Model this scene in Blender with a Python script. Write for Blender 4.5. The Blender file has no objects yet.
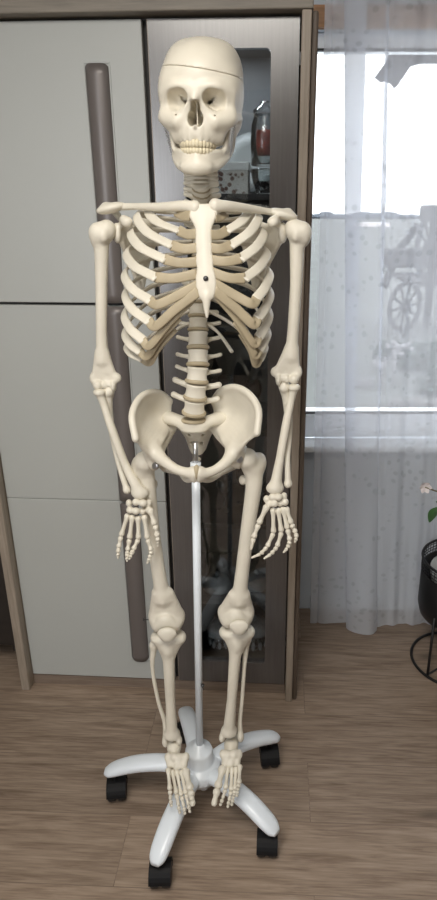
import bpy, bmesh, math, random
import numpy as np
from mathutils import Vector, Matrix
random.seed(7); rng = np.random.default_rng(7)
SC = bpy.context.scene; COL = SC.collection
PI = math.pi
# ------------------------------------------------------------------ camera
FP, CX, CY, CH, TILT = 636.0, 250.0, 450.0, 1.5, math.radians(20.8)
cd = bpy.data.cameras.new('camera'); cam = bpy.data.objects.new('camera', cd); COL.objects.link(cam)
cam.location = (0, 0, CH); cam.rotation_euler = (PI/2 - TILT, 0, 0)
cd.sensor_fit = 'VERTICAL'; cd.sensor_height = 36; cd.sensor_width = 36
cd.lens = 36*FP/900; cd.shift_x = -(CX-218.5)/900; cd.clip_start = .02; cd.clip_end = 400
SC.camera = cam

def A(px, py, Y):
    """point in the room at depth Y that is seen at a spot of the photograph"""
    u = (px-CX)/FP; v = (py-CY)/FP
    r = np.array([u, math.cos(TILT)-v*math.sin(TILT), -math.sin(TILT)-v*math.cos(TILT)])
    return r*(Y/r[1]) + np.array([0, 0, CH])
def V(*a): return np.array(a, float)

# ------------------------------------------------------------------ materials
def new_mat(name):
    m = bpy.data.materials.new(name); m.use_nodes = True
    nt = m.node_tree; return m, nt, nt.nodes['Principled BSDF']
def mat(name, col, rough=.5, metal=0, noise=None, spec=.5, bump=None, coat=0, trans=0):
    m, nt, b = new_mat(name)
    c = tuple(col)+(1,)
    b.inputs['Base Color'].default_value = c; b.inputs['Roughness'].default_value = rough
    b.inputs['Metallic'].default_value = metal; b.inputs['Specular IOR Level'].default_value = spec
    b.inputs['Coat Weight'].default_value = coat; b.inputs['Transmission Weight'].default_value = trans
    if noise or bump:
        tc = nt.nodes.new('ShaderNodeTexCoord'); n = nt.nodes.new('ShaderNodeTexNoise')
        mp = nt.nodes.new('ShaderNodeMapping'); nt.links.new(tc.outputs['Object'], mp.inputs[0]); nt.links.new(mp.outputs[0], n.inputs['Vector'])
        sc = (noise or bump)
        n.inputs['Scale'].default_value = sc[0]; n.inputs['Detail'].default_value = 5
        if len(sc) > 2: mp.inputs['Scale'].default_value = sc[2]
        if noise:
            r = nt.nodes.new('ShaderNodeValToRGB')
            k = noise[1]
            r.color_ramp.elements[0].position = .3; r.color_ramp.elements[1].position = .7
            r.color_ramp.elements[0].color = tuple(x*(1-k) for x in col)+(1,)
            r.color_ramp.elements[1].color = tuple(min(1, x*(1+k)) for x in col)+(1,)
            nt.links.new(n.outputs['Fac'], r.inputs[0]); nt.links.new(r.outputs[0], b.inputs['Base Color'])
        if bump:
            bp = nt.nodes.new('ShaderNodeBump'); bp.inputs['Strength'].default_value = bump[1]; bp.inputs['Distance'].default_value = .002
            nt.links.new(n.outputs['Fac'], bp.inputs['Height']); nt.links.new(bp.outputs[0], b.inputs['Normal'])
    return m
M = {}
M['bone'] = mat('bone', (.76, .712, .605), .45, noise=(18, .06))
M['skull'] = mat('skull_bone', (.74, .69, .58), .42, noise=(14, .05))
M['cart'] = mat('cartilage', (.46, .385, .26), .5, noise=(30, .08))
M['tooth'] = mat('tooth', (.72, .64, .46), .35)
M['steel'] = mat('steel', (.55, .55, .56), .3, 1)
M['screw'] = mat('dark_screw', (.10, .10, .10), .4, .8)
M['stand'] = mat('stand_enamel', (.84, .90, .96), .28, noise=(6, .02))
M['caster'] = mat('black_rubber', (.006, .006, .007), .5)
M['hood'] = mat('black_plastic', (.006, .006, .007), .6, spec=.25)
M['white'] = mat('white_gloss_door', (.47, .485, .465), .38, noise=(3, .015))
M['carcass'] = mat('cabinet_dark_inside', (.02, .017, .016), .6)
M['handle'] = mat('grey_brown_handle', (.175, .155, .147), .36, .2, noise=(8, .06, (1, 1, .1)))
M['frame_w'] = mat('window_plastic', (.88, .90, .92), .4)
M['wall'] = mat('wall_paint', (.62, .67, .72), .85, noise=(5, .04))
M['wallroom'] = mat('room_paint', (.42, .40, .38), .9, noise=(4, .03))
M['ceil'] = mat('ceiling_paint', (.75, .74, .70), .9)
M['lintel'] = mat('orange_wood', (.40, .21, .10), .5, noise=(6, .25, (1, 1, 12)))
M['black'] = mat('black_metal', (.010, .010, .011), .45)
M['leaf'] = mat('leaf', (.05, .13, .035), .45, noise=(30, .3))
M['petal'] = mat('petal', (.82, .76, .76), .6)
M['stem'] = mat('stem', (.16, .13, .07), .7)
M['soil'] = mat('soil', (.03, .022, .016), .9, noise=(40, .5))
M['whitepot'] = mat('white_ceramic', (.55, .57, .56), .35)
M['field'] = mat('field_grass', (.085, .09, .085), .95, noise=(.6, .25))
M['tree'] = mat('hazed_far_trees', (.075, .09, .11), .95, noise=(.5, .3))  # distance haze is put into this blue-grey tree colour
M['shrub'] = mat('shrub_leaves', (.030, .050, .035), .9, noise=(5, .4))
M['greywood'] = mat('weathered_wood', (.030, .027, .029), .85, noise=(9, .3))
M['stone'] = mat('pale_stone', (.13, .125, .125), .9, noise=(8, .25))
M['redc'] = mat('red_content', (.62, .085, .05), .5, noise=(40, .4))
M['dkbrown'] = mat('dark_brown_board', (.022, .016, .013), .55, noise=(4, .3, (1, 1, 8)))

def wood(name, c1, c2, rough, stretch, scale=9, spec=.5, coat=0):
    m, nt, b = new_mat(name)
    tc = nt.nodes.new('ShaderNodeTexCoord'); mp = nt.nodes.new('ShaderNodeMapping'); mp.inputs['Scale'].default_value = stretch
    n = nt.nodes.new('ShaderNodeTexNoise'); n.inputs['Scale'].default_value = scale; n.inputs['Detail'].default_value = 8; n.inputs['Roughness'].default_value = .65
    r = nt.nodes.new('ShaderNodeValToRGB'); r.color_ramp.elements[0].position = .32; r.color_ramp.elements[1].position = .68
    r.color_ramp.elements[0].color = tuple(c1)+(1,); r.color_ramp.elements[1].color = tuple(c2)+(1,)
    L = nt.links; L.new(tc.outputs['Object'], mp.inputs[0]); L.new(mp.outputs[0], n.inputs['Vector']); L.new(n.outputs['Fac'], r.inputs[0])
    L.new(r.outputs[0], b.inputs['Base Color']); b.inputs['Roughness'].default_value = rough; b.inputs['Specular IOR Level'].default_value = spec
    if coat: b.inputs['Coat Weight'].default_value = 1; b.inputs['Coat IOR'].default_value = coat; b.inputs['Coat Roughness'].default_value = rough
    return m
M['oak'] = wood('grey_oak', (.26, .215, .17), (.40, .335, .27), .5, (14, 14, .7))
M['oakh'] = wood('grey_oak_board', (.19, .165, .135), (.28, .245, .20), .5, (.7, 14, 14))
M['door'] = wood('dark_gloss_door', (.072, .063, .060), (.094, .083, .079), .27, (16, 16, .6), 8, .6, 1.62)
M['plinth'] = wood('plinth_wood', (.17, .125, .095), (.27, .21, .165), .5, (.8, 14, 14))

def floor_mat():
    m, nt, b = new_mat('laminate_floor'); N = nt.nodes.new; L = nt.links.new
    tc = N('ShaderNodeTexCoord'); mp = N('ShaderNodeMapping'); mp.inputs['Rotation'].default_value = (0, 0, math.radians(2.5))
    L(tc.outputs['Object'], mp.inputs[0])
    br = N('ShaderNodeTexBrick'); br.inputs['Scale'].default_value = 1; br.inputs['Brick Width'].default_value = 1.28; br.inputs['Row Height'].default_value = .19
    br.inputs['Mortar Size'].default_value = .0012; br.offset = .37; br.inputs['Color1'].default_value = (.2, .2, .2, 1); br.inputs['Color2'].default_value = (.8, .8, .8, 1); br.inputs['Mortar'].default_value = (0, 0, 0, 1)
    L(mp.outputs[0], br.inputs['Vector'])
    # grain offset per plank
    ad = N('ShaderNodeVectorMath'); ad.operation = 'ADD'; sc = N('ShaderNodeVectorMath'); sc.operation = 'SCALE'; sc.inputs['Scale'].default_value = 7
    L(br.outputs['Color'], sc.inputs[0]); L(mp.outputs[0], ad.inputs[0]); L(sc.outputs[0], ad.inputs[1])
    st = N('ShaderNodeMapping'); st.inputs['Scale'].default_value = (1.5, 16, 1); L(ad.outputs[0], st.inputs[0])
    n = N('ShaderNodeTexNoise'); n.inputs['Scale'].default_value = 3.2; n.inputs['Detail'].default_value = 9; n.inputs['Roughness'].default_value = .62; n.inputs['Distortion'].default_value = .6
    L(st.outputs[0], n.inputs['Vector'])
    st2 = N('ShaderNodeMapping'); st2.inputs['Scale'].default_value = (5, 85, 1); L(ad.outputs[0], st2.inputs[0])
    n2 = N('ShaderNodeTexNoise'); n2.inputs['Scale'].default_value = 2.5; n2.inputs['Detail'].default_value = 6; L(st2.outputs[0], n2.inputs['Vector'])
    nm = N('ShaderNodeMix'); nm.inputs['Factor'].default_value = .38; L(n.outputs['Fac'], nm.inputs['A']); L(n2.outputs['Fac'], nm.inputs['B'])
    r = N('ShaderNodeValToRGB'); e = r.color_ramp.elements
    e[0].position = .34; e[0].color = (.185, .130, .093, 1); e[1].position = .63; e[1].color = (.405, .312, .238, 1)
    q = e.new(.5); q.color = (.31, .233, .174, 1); L(nm.outputs['Result'], r.inputs[0])
    # knots
    km = N('ShaderNodeMapping'); km.inputs['Scale'].default_value = (2.2, 5.5, 1); L(mp.outputs[0], km.inputs[0])
    vo = N('ShaderNodeTexVoronoi'); vo.inputs['Scale'].default_value = 1.0; L(km.outputs[0], vo.inputs['Vector'])
    kr = N('ShaderNodeValToRGB'); kr.color_ramp.elements[0].position = .02; kr.color_ramp.elements[0].color = (.35, .35, .35, 1); kr.color_ramp.elements[1].position = .13; kr.color_ramp.elements[1].color = (1, 1, 1, 1)
    L(vo.outputs['Distance'], kr.inputs[0])
    mx = N('ShaderNodeMix'); mx.data_type = 'RGBA'; mx.blend_type = 'MULTIPLY'; mx.inputs['Factor'].default_value = 1
    L(r.outputs[0], mx.inputs['A']); L(kr.outputs[0], mx.inputs['B'])
    tone = N('ShaderNodeMix'); tone.data_type = 'RGBA'; tone.blend_type = 'MULTIPLY'; tone.inputs['Factor'].default_value = 1
    tr = N('ShaderNodeMapRange'); tr.inputs['From Min'].default_value = .2; tr.inputs['From Max'].default_value = .8; tr.inputs['To Min'].default_value = .88; tr.inputs['To Max'].default_value = 1.08
    L(br.outputs['Color'], tr.inputs[0]); L(mx.outputs['Result'], tone.inputs['A']); L(tr.outputs[0], tone.inputs['B'])
    jo = N('ShaderNodeMix'); jo.data_type = 'RGBA'; jo.inputs['B'].default_value = (.13, .095, .07, 1)
    jf = N('ShaderNodeMath'); jf.operation = 'MULTIPLY'; jf.inputs[1].default_value = .28; L(br.outputs['Fac'], jf.inputs[0])
    L(jf.outputs[0], jo.inputs['Factor']); L(tone.outputs['Result'], jo.inputs['A']); L(jo.outputs['Result'], b.inputs['Base Color'])
    b.inputs['Roughness'].default_value = .42; b.inputs['Specular IOR Level'].default_value = .35
    return m
M['floor'] = floor_mat()

def glass_mat(name, tint=(.9, .92, .93), refl=.12, rough=.02):
    m, nt, b = new_mat(name); N = nt.nodes.new; L = nt.links.new
    nt.nodes.remove(b); out = [n for n in nt.nodes if n.type == 'OUTPUT_MATERIAL'][0]
    t = N('ShaderNodeBsdfTransparent'); t.inputs[0].default_value = tuple(tint)+(1,)
    g = N('ShaderNodeBsdfGlossy'); g.inputs['Roughness'].default_value = rough; g.inputs['Color'].default_value = (1, 1, 1, 1)
    f = N('ShaderNodeFresnel'); f.inputs['IOR'].default_value = 1.5
    a = N('ShaderNodeMath'); a.operation = 'ADD'; a.inputs[1].default_value = refl; L(f.outputs[0], a.inputs[0])
    x = N('ShaderNodeMixShader'); L(a.outputs[0], x.inputs[0]); L(t.outputs[0], x.inputs[1]); L(g.outputs[0], x.inputs[2]); L(x.outputs[0], out.inputs[0])
    return m
M['glass'] = glass_mat('door_glass', (.78, .80, .81), .02)
M['winglass'] = glass_mat('window_glass', (.97, .98, .98), 0)
M['crystal'] = glass_mat('glassware', (.92, .94, .94), .04, .12)

def sheer_mat():
    m, nt, b = new_mat('sheer_fabric'); N = nt.nodes.new; L = nt.links.new
    nt.nodes.remove(b); out = [n for n in nt.nodes if n.type == 'OUTPUT_MATERIAL'][0]
    tr = N('ShaderNodeBsdfTransparent'); tr.inputs[0].default_value = (1, 1, 1, 1)
    di = N('ShaderNodeBsdfDiffuse'); di.inputs[0].default_value = (.9, .9, .93, 1)
    tl = N('ShaderNodeBsdfTranslucent'); tl.inputs[0].default_value = (.86, .87, .95, 1)
    mi = N('ShaderNodeMixShader'); mi.inputs[0].default_value = .25; L(di.outputs[0], mi.inputs[1]); L(tl.outputs[0], mi.inputs[2])
    tc = N('ShaderNodeTexCoord')
    # printed leaf sprays
    n1 = N('ShaderNodeTexNoise'); n1.inputs['Scale'].default_value = 5; n1.inputs['Detail'].default_value = 2; L(tc.outputs['Object'], n1.inputs['Vector'])
    mm = N('ShaderNodeMix'); mm.data_type = 'VECTOR'; mm.inputs['Factor'].default_value = .08; L(tc.outputs['Object'], mm.inputs['A']); L(n1.outputs['Color'], mm.inputs['B'])
    vo = N('ShaderNodeTexVoronoi'); vo.inputs['Scale'].default_value = 36; L(mm.outputs['Result'], vo.inputs['Vector'])
    r1 = N('ShaderNodeValToRGB'); r1.color_ramp.elements[0].position = .22; r1.color_ramp.elements[0].color = (1, 1, 1, 1); r1.color_ramp.elements[1].position = .36; r1.color_ramp.elements[1].color = (0, 0, 0, 1); L(vo.outputs['Distance'], r1.inputs[0])
    n2 = N('ShaderNodeTexNoise'); n2.inputs['Scale'].default_value = 6.5; n2.inputs['Detail'].default_value = 2; L(tc.outputs['Object'], n2.inputs['Vector'])
    r2 = N('ShaderNodeValToRGB'); r2.color_ramp.elements[0].position = .43; r2.color_ramp.elements[1].position = .52; L(n2.outputs['Fac'], r2.inputs[0])
    mu = N('ShaderNodeMath'); mu.operation = 'MULTIPLY'; L(r1.outputs[0], mu.inputs[0]); L(r2.outputs[0], mu.inputs[1])
    fac = N('ShaderNodeMath'); fac.operation = 'MULTIPLY_ADD'; fac.inputs[1].default_value = .10; fac.inputs[2].default_value = .54; L(mu.outputs[0], fac.inputs[0])
    cm = N('ShaderNodeMix'); cm.data_type = 'RGBA'; cm.inputs['A'].default_value = (.86, .90, .96, 1); cm.inputs['B'].default_value = (.54, .57, .60, 1)
    L(mu.outputs[0], cm.inputs['Factor']); L(cm.outputs['Result'], di.inputs[0])
    x = N('ShaderNodeMixShader'); L(fac.outputs[0], x.inputs[0]); L(tr.outputs[0], x.inputs[1]); L(mi.outputs[0], x.inputs[2]); L(x.outputs[0], out.inputs[0])
    return m
M['sheer'] = sheer_mat()

def box_print():
    m, nt, b = new_mat('printed_card'); N = nt.nodes.new; L = nt.links.new
    tc = N('ShaderNodeTexCoord'); vo = N('ShaderNodeTexVoronoi'); vo.inputs['Scale'].default_value = 75; L(tc.outputs['Object'], vo.inputs['Vector'])
    n = N('ShaderNodeTexNoise'); n.inputs['Scale'].default_value = 26; L(tc.outputs['Object'], n.inputs['Vector'])
    r1 = N('ShaderNodeValToRGB'); r1.color_ramp.elements[0].position = .35; r1.color_ramp.elements[0].color = (1, 1, 1, 1); r1.color_ramp.elements[1].position = .5; r1.color_ramp.elements[1].color = (0, 0, 0, 1); L(vo.outputs['Distance'], r1.inputs[0])
    r2 = N('ShaderNodeValToRGB'); r2.color_ramp.elements[0].position = .45; r2.color_ramp.elements[1].position = .52; L(n.outputs['Fac'], r2.inputs[0])
    mu = N('ShaderNodeMath'); mu.operation = 'MULTIPLY'; L(r1.outputs[0], mu.inputs[0]); L(r2.outputs[0], mu.inputs[1])
    c = N('ShaderNodeMix'); c.data_type = 'RGBA'; c.inputs['A'].default_value = (.55, .55, .52, 1); c.inputs['B'].default_value = (.12, .06, .045, 1)
    L(mu.outputs[0], c.inputs['Factor']); L(c.outputs['Result'], b.inputs['Base Color']); b.inputs['Roughness'].default_value = .6
    return m
M['print'] = box_print()

# ------------------------------------------------------------------ objects
def origin(o):
    v = Vector((0, 0, 0))
    while o is not None: v += o.location; o = o.parent
    return v
def link(name, me, m, parent, tags):
    if m is not None: me.materials.append(m)
    o = bpy.data.objects.new(name, me); COL.objects.link(o)
    if parent is not None: o.parent = parent
    for k, v in tags.items(): o[k] = v
    return o
def mk(name, verts, faces, m, parent=None, smooth=True, local=False, **tags):
    """verts in room coordinates (or in the parent's when local) -> one mesh object"""
    verts = np.asarray(verts, float)
    if parent is not None and not local: verts = verts - np.array(origin(parent))
    o_loc = None
    if parent is None and not local:
        lo, hi = verts.min(0), verts.max(0); o_loc = V((lo[0]+hi[0])/2, (lo[1]+hi[1])/2, lo[2]); verts = verts - o_loc
    me = bpy.data.meshes.new(name)
    if isinstance(faces, np.ndarray) and faces.ndim == 2:
        n, k = faces.shape
        me.vertices.add(len(verts)); me.vertices.foreach_set('co', verts.astype(np.float32).ravel())
        me.loops.add(n*k); me.loops.foreach_set('vertex_index', faces.astype(np.int32).ravel())
        me.polygons.add(n); me.polygons.foreach_set('loop_start', np.arange(0, n*k, k, dtype=np.int32))
        me.update(calc_edges=True); me.validate()
    else:
        me.from_pydata([tuple(v) for v in verts], [], [tuple(f) for f in faces]); me.update()
    if smooth: me.polygons.foreach_set('use_smooth', np.ones(len(me.polygons), bool))
    o = link(name, me, m, parent, tags)
    if o_loc is not None: o.location = o_loc
    return o
def thing(name, label, cat, loc, rz=0, group=None):
    o = bpy.data.objects.new(name, None); COL.objects.link(o); o.location = tuple(loc); o.rotation_euler.z = rz
    o['label'] = label; o['category'] = cat; o.empty_display_size = .1
    if group: o['group'] = group
    return o
def rootkw(label, cat, group=None):
    d = dict(label=label, category=cat)
    if group: d['group'] = group
    return d

class G:
    """bmesh collector: every build() is ONE mesh object"""
    def __init__(s): s.v = []; s.f = []
    def add(s, v, f):
        n = len(s.v); s.v += [tuple(p) for p in v]; s.f += [tuple(i+n for i in q) for q in f]; return s
    def box(s, x0, x1, y0, y1, z0, z1, bev=0):
        bm = bmesh.new(); bmesh.ops.create_cube(bm, size=1)
        for v in bm.verts: v.co = Vector(((x0+x1)/2+v.co.x*(x1-x0), (y0+y1)/2+v.co.y*(y1-y0), (z0+z1)/2+v.co.z*(z1-z0)))
        if bev: bmesh.ops.bevel(bm, geom=bm.edges[:], offset=bev, segments=2, affect='EDGES', profile=.5)
        bm.verts.index_update(); s.add([v.co[:] for v in bm.verts], [[v.index for v in f.verts] for f in bm.faces]); bm.free(); return s
    def prism(s, pts, d, axis=1):
        """polygon given as (x,z) at y=d[0], extruded to d[1]"""
        n = len(pts)
        a = [(p[0], d[0], p[1]) for p in pts]; b = [(p[0], d[1], p[1]) for p in pts]
        f = [list(range(n)), list(range(2*n-1, n-1, -1))]+[[i, i+n, (i+1) % n+n, (i+1) % n] for i in range(n)]
        return s.add(a+b, f)
    def lathe(s, prof, c=(0, 0, 0), n=24, ax=None):
        c = np.array(c, float); R = np.eye(3)
        if ax is not None: R = frame(ax)
        v = []; f = []
        for r, z in prof:
            for i in range(n):
                a = 2*PI*i/n; v.append(c+R@V(r*math.cos(a), r*math.sin(a), z))
        for j in range(len(prof)-1):
            for i in range(n): f.append([j*n+i, j*n+(i+1) % n, (j+1)*n+(i+1) % n, (j+1)*n+i])
        if prof[0][0] > 1e-6: f.append(list(range(n-1, -1, -1)))
        if prof[-1][0] > 1e-6: f.append([(len(prof)-1)*n+i for i in range(n)])
        return s.add(v, f)
    def tube(s, pts, r, n=8, cap=True):
        pts = np.array(pts, float); r = np.broadcast_to(r, (len(pts),))
        t = np.gradient(pts, axis=0); t /= np.linalg.norm(t, axis=1)[:, None]+1e-12
        up = V(0, 0, 1) if abs(t[0][2]) < .9 else V(0, 1, 0)
        a = np.cross(up, t[0]); a /= np.linalg.norm(a); v = []; f = []
        for i, p in enumerate(pts):
            a = a-t[i]*a.dot(t[i]); a /= np.linalg.norm(a); b = np.cross(t[i], a)
            for k in range(n):
                q = 2*PI*k/n; v.append(p+r[i]*(math.cos(q)*a+math.sin(q)*b))
        for i in range(len(pts)-1):
            for k in range(n): f.append([i*n+k, i*n+(k+1) % n, (i+1)*n+(k+1) % n, (i+1)*n+k])
        if cap: f.append(list(range(n-1, -1, -1))); f.append([(len(pts)-1)*n+k for k in range(n)])
        return s.add(v, f)
    def ball(s, c, r, n=10, R=None):
        r = np.broadcast_to(np.array(r, float), (3,)); c = np.array(c, float); v = []; f = []; R = np.eye(3) if R is None else R
        for j in range(1, n):
            for i in range(2*n):
                th = PI*j/n; ph = PI*i/n; v.append(c+R@(r*V(math.sin(th)*math.cos(ph), math.sin(th)*math.sin(ph), math.cos(th))))
        for j in range(n-2):
            for i in range(2*n): f.append([j*2*n+i, (j+1)*2*n+i, (j+1)*2*n+(i+1) % (2*n), j*2*n+(i+1) % (2*n)])
        k = len(v); v += [c+R@V(0, 0, r[2]), c-R@V(0, 0, r[2])]
        for i in range(2*n):
            f.append([k, i, (i+1) % (2*n)]); f.append([k+1, (n-2)*2*n+(i+1) % (2*n), (n-2)*2*n+i])
        return s.add(v, f)
    def build(s, name, m, parent=None, smooth=False, local=False, **tags):
        return mk(name, s.v, s.f, m, parent, smooth, local, **tags)
def frame(ax):
    ax = np.array(ax, float); ax /= np.linalg.norm(ax)
    u = V(0, 0, 1) if abs(ax[2]) < .9 else V(1, 0, 0)
    a = np.cross(u, ax); a /= np.linalg.norm(a); b = np.cross(ax, a)
    return np.stack([a, b, ax], 1)
def catmull(P, n=8):
    P = np.array(P, float); Q = np.vstack([2*P[0]-P[1], P, 2*P[-1]-P[-2]]); out = []
    for i in range(1, len(Q)-2):
        for k in range(n):
            t = k/n; p0, p1, p2, p3 = Q[i-1], Q[i], Q[i+1], Q[i+2]
            out.append(.5*(2*p1+(p2-p0)*t+(2*p0-5*p1+4*p2-p3)*t*t+(3*p1-p0-3*p2+p3)*t**3))
    out.append(P[-1]); return np.array(out)

# ------------------------------------------------------------------ carving solid bone from a distance field
def seg_d(P, a, b, ra, rb):
    ab = b-a; L = ab.dot(ab)+1e-12
    q = P-a; t = np.clip((q@ab)/L, 0, 1); q = q-t[..., None]*ab
    return np.sqrt((q*q).sum(-1))-(ra+(rb-ra)*t)
class Carve:
    def __init__(s, h=.002): s.h = h; s.ops = []
    def _a(s, fn, lo, hi, k, cut): s.ops.append((fn, np.array(lo, float), np.array(hi, float), k, cut)); return s
    def ell(s, c, r, R=None, k=.006, cut=False):
        c = np.array(c, float); r = np.broadcast_to(np.array(r, float), (3,)).copy(); m = r.max() if R is not None else r
        def fn(P):
            q = P-c
            if R is not None: q = q@R
            k0 = np.sqrt(((q/r)**2).sum(-1)); k1 = np.sqrt(((q/(r*r))**2).sum(-1))+1e-9
            return k0*(k0-1)/k1
        return s._a(fn, c-m, c+m, k, cut)
    def cone(s, a, b, ra, rb, k=.005, cut=False):
        a = np.array(a, float); b = np.array(b, float); m = max(ra, rb)
        return s._a(lambda P: seg_d(P, a, b, ra, rb), np.minimum(a, b)-m, np.maximum(a, b)+m, k, cut)
    def curve(s, pts, rad, n=6, k=.005, cut=False):
        pts = catmull(pts, n); rad = np.interp(np.linspace(0, 1, len(pts)), np.linspace(0, 1, len(rad)), rad); m = rad.max()
        def fn(P):
            d = None
            for i in range(len(pts)-1):
                e = seg_d(P, pts[i], pts[i+1], rad[i], rad[i+1]); d = e if d is None else np.minimum(d, e)
            return d
        return s._a(fn, pts.min(0)-m, pts.max(0)+m, k, cut)
    def sheet(s, rows, r, k=.006, nu=5, nv=5):
        """a curved plate: rows of control points, rounded thickness 2r (r may be given per row)"""
        rows = [catmull(q, nv) for q in rows]; g = catmull(np.array([q.ravel() for q in rows]), nu)
        rr = np.interp(np.linspace(0, 1, len(g)), np.linspace(0, 1, len(rows)), np.broadcast_to(r, (len(rows),)))
        g = g.reshape(len(g), -1, 3); m = rr.max()
        def tri(P, a, b, c, ra, rc):
            # distance to a triangle (unsigned) less thickness
            ba = b-a; cb = c-b; ac = a-c; n = np.cross(ba, ac); pa = P-a; pb = P-b; pc = P-c
            ins = (np.sign(pa@np.cross(ba, n))+np.sign(pb@np.cross(cb, n))+np.sign(pc@np.cross(ac, n))) < 2
            def e(p, q): t = np.clip((p@q)/(q@q+1e-12), 0, 1); w = p-t[..., None]*q; return (w*w).sum(-1)
            d = np.where(ins, np.minimum(np.minimum(e(pa, ba), e(pb, cb)), e(pc, ac)), (pa@n)**2/(n@n+1e-18))
            return np.sqrt(d)-(ra+rc)/2
        def fn(P):
            d = np.full(P.shape[:-1], 1.0)
            lo = P[0, 0, 0]; h = s.h; S = np.array(P.shape[:3])
            for i in range(len(g)-1):
                for j in range(g.shape[1]-1):
                    a, b, c, e = g[i, j], g[i, j+1], g[i+1, j+1], g[i+1, j]
                    pad = m+.012
                    i0 = np.maximum(np.floor((np.minimum(np.minimum(a, b), np.minimum(c, e))-pad-lo)/h), 0).astype(int)
                    i1 = np.minimum(np.ceil((np.maximum(np.maximum(a, b), np.maximum(c, e))+pad-lo)/h)+1, S).astype(int)
                    if (i1 <= i0).any(): continue
                    sl = tuple(slice(x, y) for x, y in zip(i0, i1)); Q = P[sl]
                    d[sl] = np.minimum(d[sl], np.minimum(tri(Q, a, b, c, rr[i], rr[i+1]), tri(Q, a, c, e, rr[i], rr[i+1])))
            return d
        f = g.reshape(-1, 3)
        return s._a(fn, f.min(0)-m, f.max(0)+m, k, False)
    def cyl(s, c, a, b, hz, waist=.1, R=None, k=.004):
        c = np.array(c, float); m = max(a, b, hz)*1.2; R = np.eye(3) if R is None else R
        def fn(P):
            q = (P-c)@R; rr = np.sqrt((q[..., 0]/a)**2+(q[..., 1]/b)**2); w = 1-waist*(1-np.clip(q[..., 2]/hz, -1, 1)**2)
            d1 = (rr-w)*min(a, b); d2 = np.abs(q[..., 2])-hz; e = .0025
            x = np.maximum(d1+e, 0); y = np.maximum(d2+e, 0)
            return np.sqrt(x*x+y*y)+np.minimum(np.maximum(d1, d2)+e, 0)-e
        return s._a(fn, c-m, c+m, k, False)
    def half(s, n, d):
        """keep only n.p < d"""
        n = np.array(n, float)
        s.ops.append((lambda P: P@n-d, None, None, 0, 'and')); return s
    def solve(s, it=2):
        h = s.h; pad = 3*h
        lo = np.min([o[1] for o in s.ops if o[4] is False], 0)-pad; hi = np.max([o[2] for o in s.ops if o[4] is False], 0)+pad
        n = np.ceil((hi-lo)/h).astype(int)+1
        D = np.full(n, .05)
        ax = [lo[i]+h*np.arange(n[i]) for i in range(3)]
        for fn, a, b, k, cut in s.ops:
            if a is None: sl = (slice(None),)*3
            else:
                mg = k+2.5*h
                i0 = np.maximum(np.floor((a-mg-lo)/h), 0).astype(int); i1 = np.minimum(np.ceil((b+mg-lo)/h)+1, n).astype(int)
                if (i1 <= i0).any(): continue
                sl = tuple(slice(x, y) for x, y in zip(i0, i1))
            P = np.stack(np.meshgrid(ax[0][sl[0]], ax[1][sl[1]], ax[2][sl[2]], indexing='ij'), -1)
            d = fn(P); O = D[sl]
            if cut == 'and': D[sl] = np.maximum(O, d)
            elif cut:
                d = -d; hh = np.maximum(k-np.abs(O-d), 0)/max(k, 1e-9); D[sl] = np.maximum(O, d)+hh*hh*k/4
            else:
                hh = np.maximum(k-np.abs(O-d), 0)/max(k, 1e-9); D[sl] = np.minimum(O, d)-hh*hh*k/4
        return nets(D, lo, h, it)
    def build(s, name, m, parent, xf=None, it=2, **tags):
        v, f = s.solve(it)
        if xf is not None: v = v@xf[0].T+xf[1]
        return mk(name, v, f, m, parent, **tags)
def nets(D, lo, h, it):
    I = D < 0; n = np.array(D.shape)
    c = [(x, y, z) for x in (0, 1) for y in (0, 1) for z in (0, 1)]
    def sh(Z, o): return Z[o[0]:n[0]-1+o[0], o[1]:n[1]-1+o[1], o[2]:n[2]-1+o[2]]
    cnt = sum(sh(I, o).astype(np.int8) for o in c)
    act = (cnt > 0) & (cnt < 8); idx = np.argwhere(act)
    acc = np.zeros((len(idx), 3)); w = np.zeros(len(idx))
    ix, iy, iz = idx.T
    for o in c:
        for a in range(3):
            if o[a]: continue
            p = list(o); p[a] = 1
            d0 = D[ix+o[0], iy+o[1], iz+o[2]]; d1 = D[ix+p[0], iy+p[1], iz+p[2]]
            cr = (d0 < 0) != (d1 < 0); t = np.where(cr, d0/np.where(cr, d0-d1, 1), 0)
            q = np.tile(np.array(o, float), (len(idx), 1)); q[:, a] = t
            acc[cr] += q[cr]; w[cr] += 1
    v = lo+h*(idx+acc/w[:, None])
    num = np.full(act.shape, -1); num[ix, iy, iz] = np.arange(len(idx))
    F = []
    for a in range(3):
        b, e = (a+1) % 3, (a+2) % 3
        s0 = [slice(1, n[i]-1) for i in range(3)]; s1 = list(s0)
        s0[a] = slice(0, n[a]-1); s1[a] = slice(1, n[a])
        A0 = I[tuple(s0)]; A1 = I[tuple(s1)]
        for flip in (0, 1):
            e_ = np.argwhere((A0 & ~A1) if not flip else (~A0 & A1))
            if not len(e_): continue
            e_[:, b] += 1; e_[:, e] += 1
            def nb(db, de):
                q = e_.copy(); q[:, b] -= db; q[:, e] -= de; return num[q[:, 0], q[:, 1], q[:, 2]]
            q = np.stack([nb(1, 1), nb(0, 1), nb(0, 0), nb(1, 0)], 1)
            F.append(q if not flip else q[:, ::-1])
    F = np.vstack(F)
    E = np.vstack([F[:, [0, 1]], F[:, [1, 2]], F[:, [2, 3]], F[:, [3, 0]]]); E = np.vstack([E, E[:, ::-1]])
    deg = np.bincount(E[:, 0], minlength=len(v)).astype(float)
    for _ in range(it):
        av = np.stack([np.bincount(E[:, 0], weights=v[E[:, 1], k], minlength=len(v)) for k in range(3)], 1)/deg[:, None]
        v = v+.5*(av-v)
    return v, F

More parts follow.
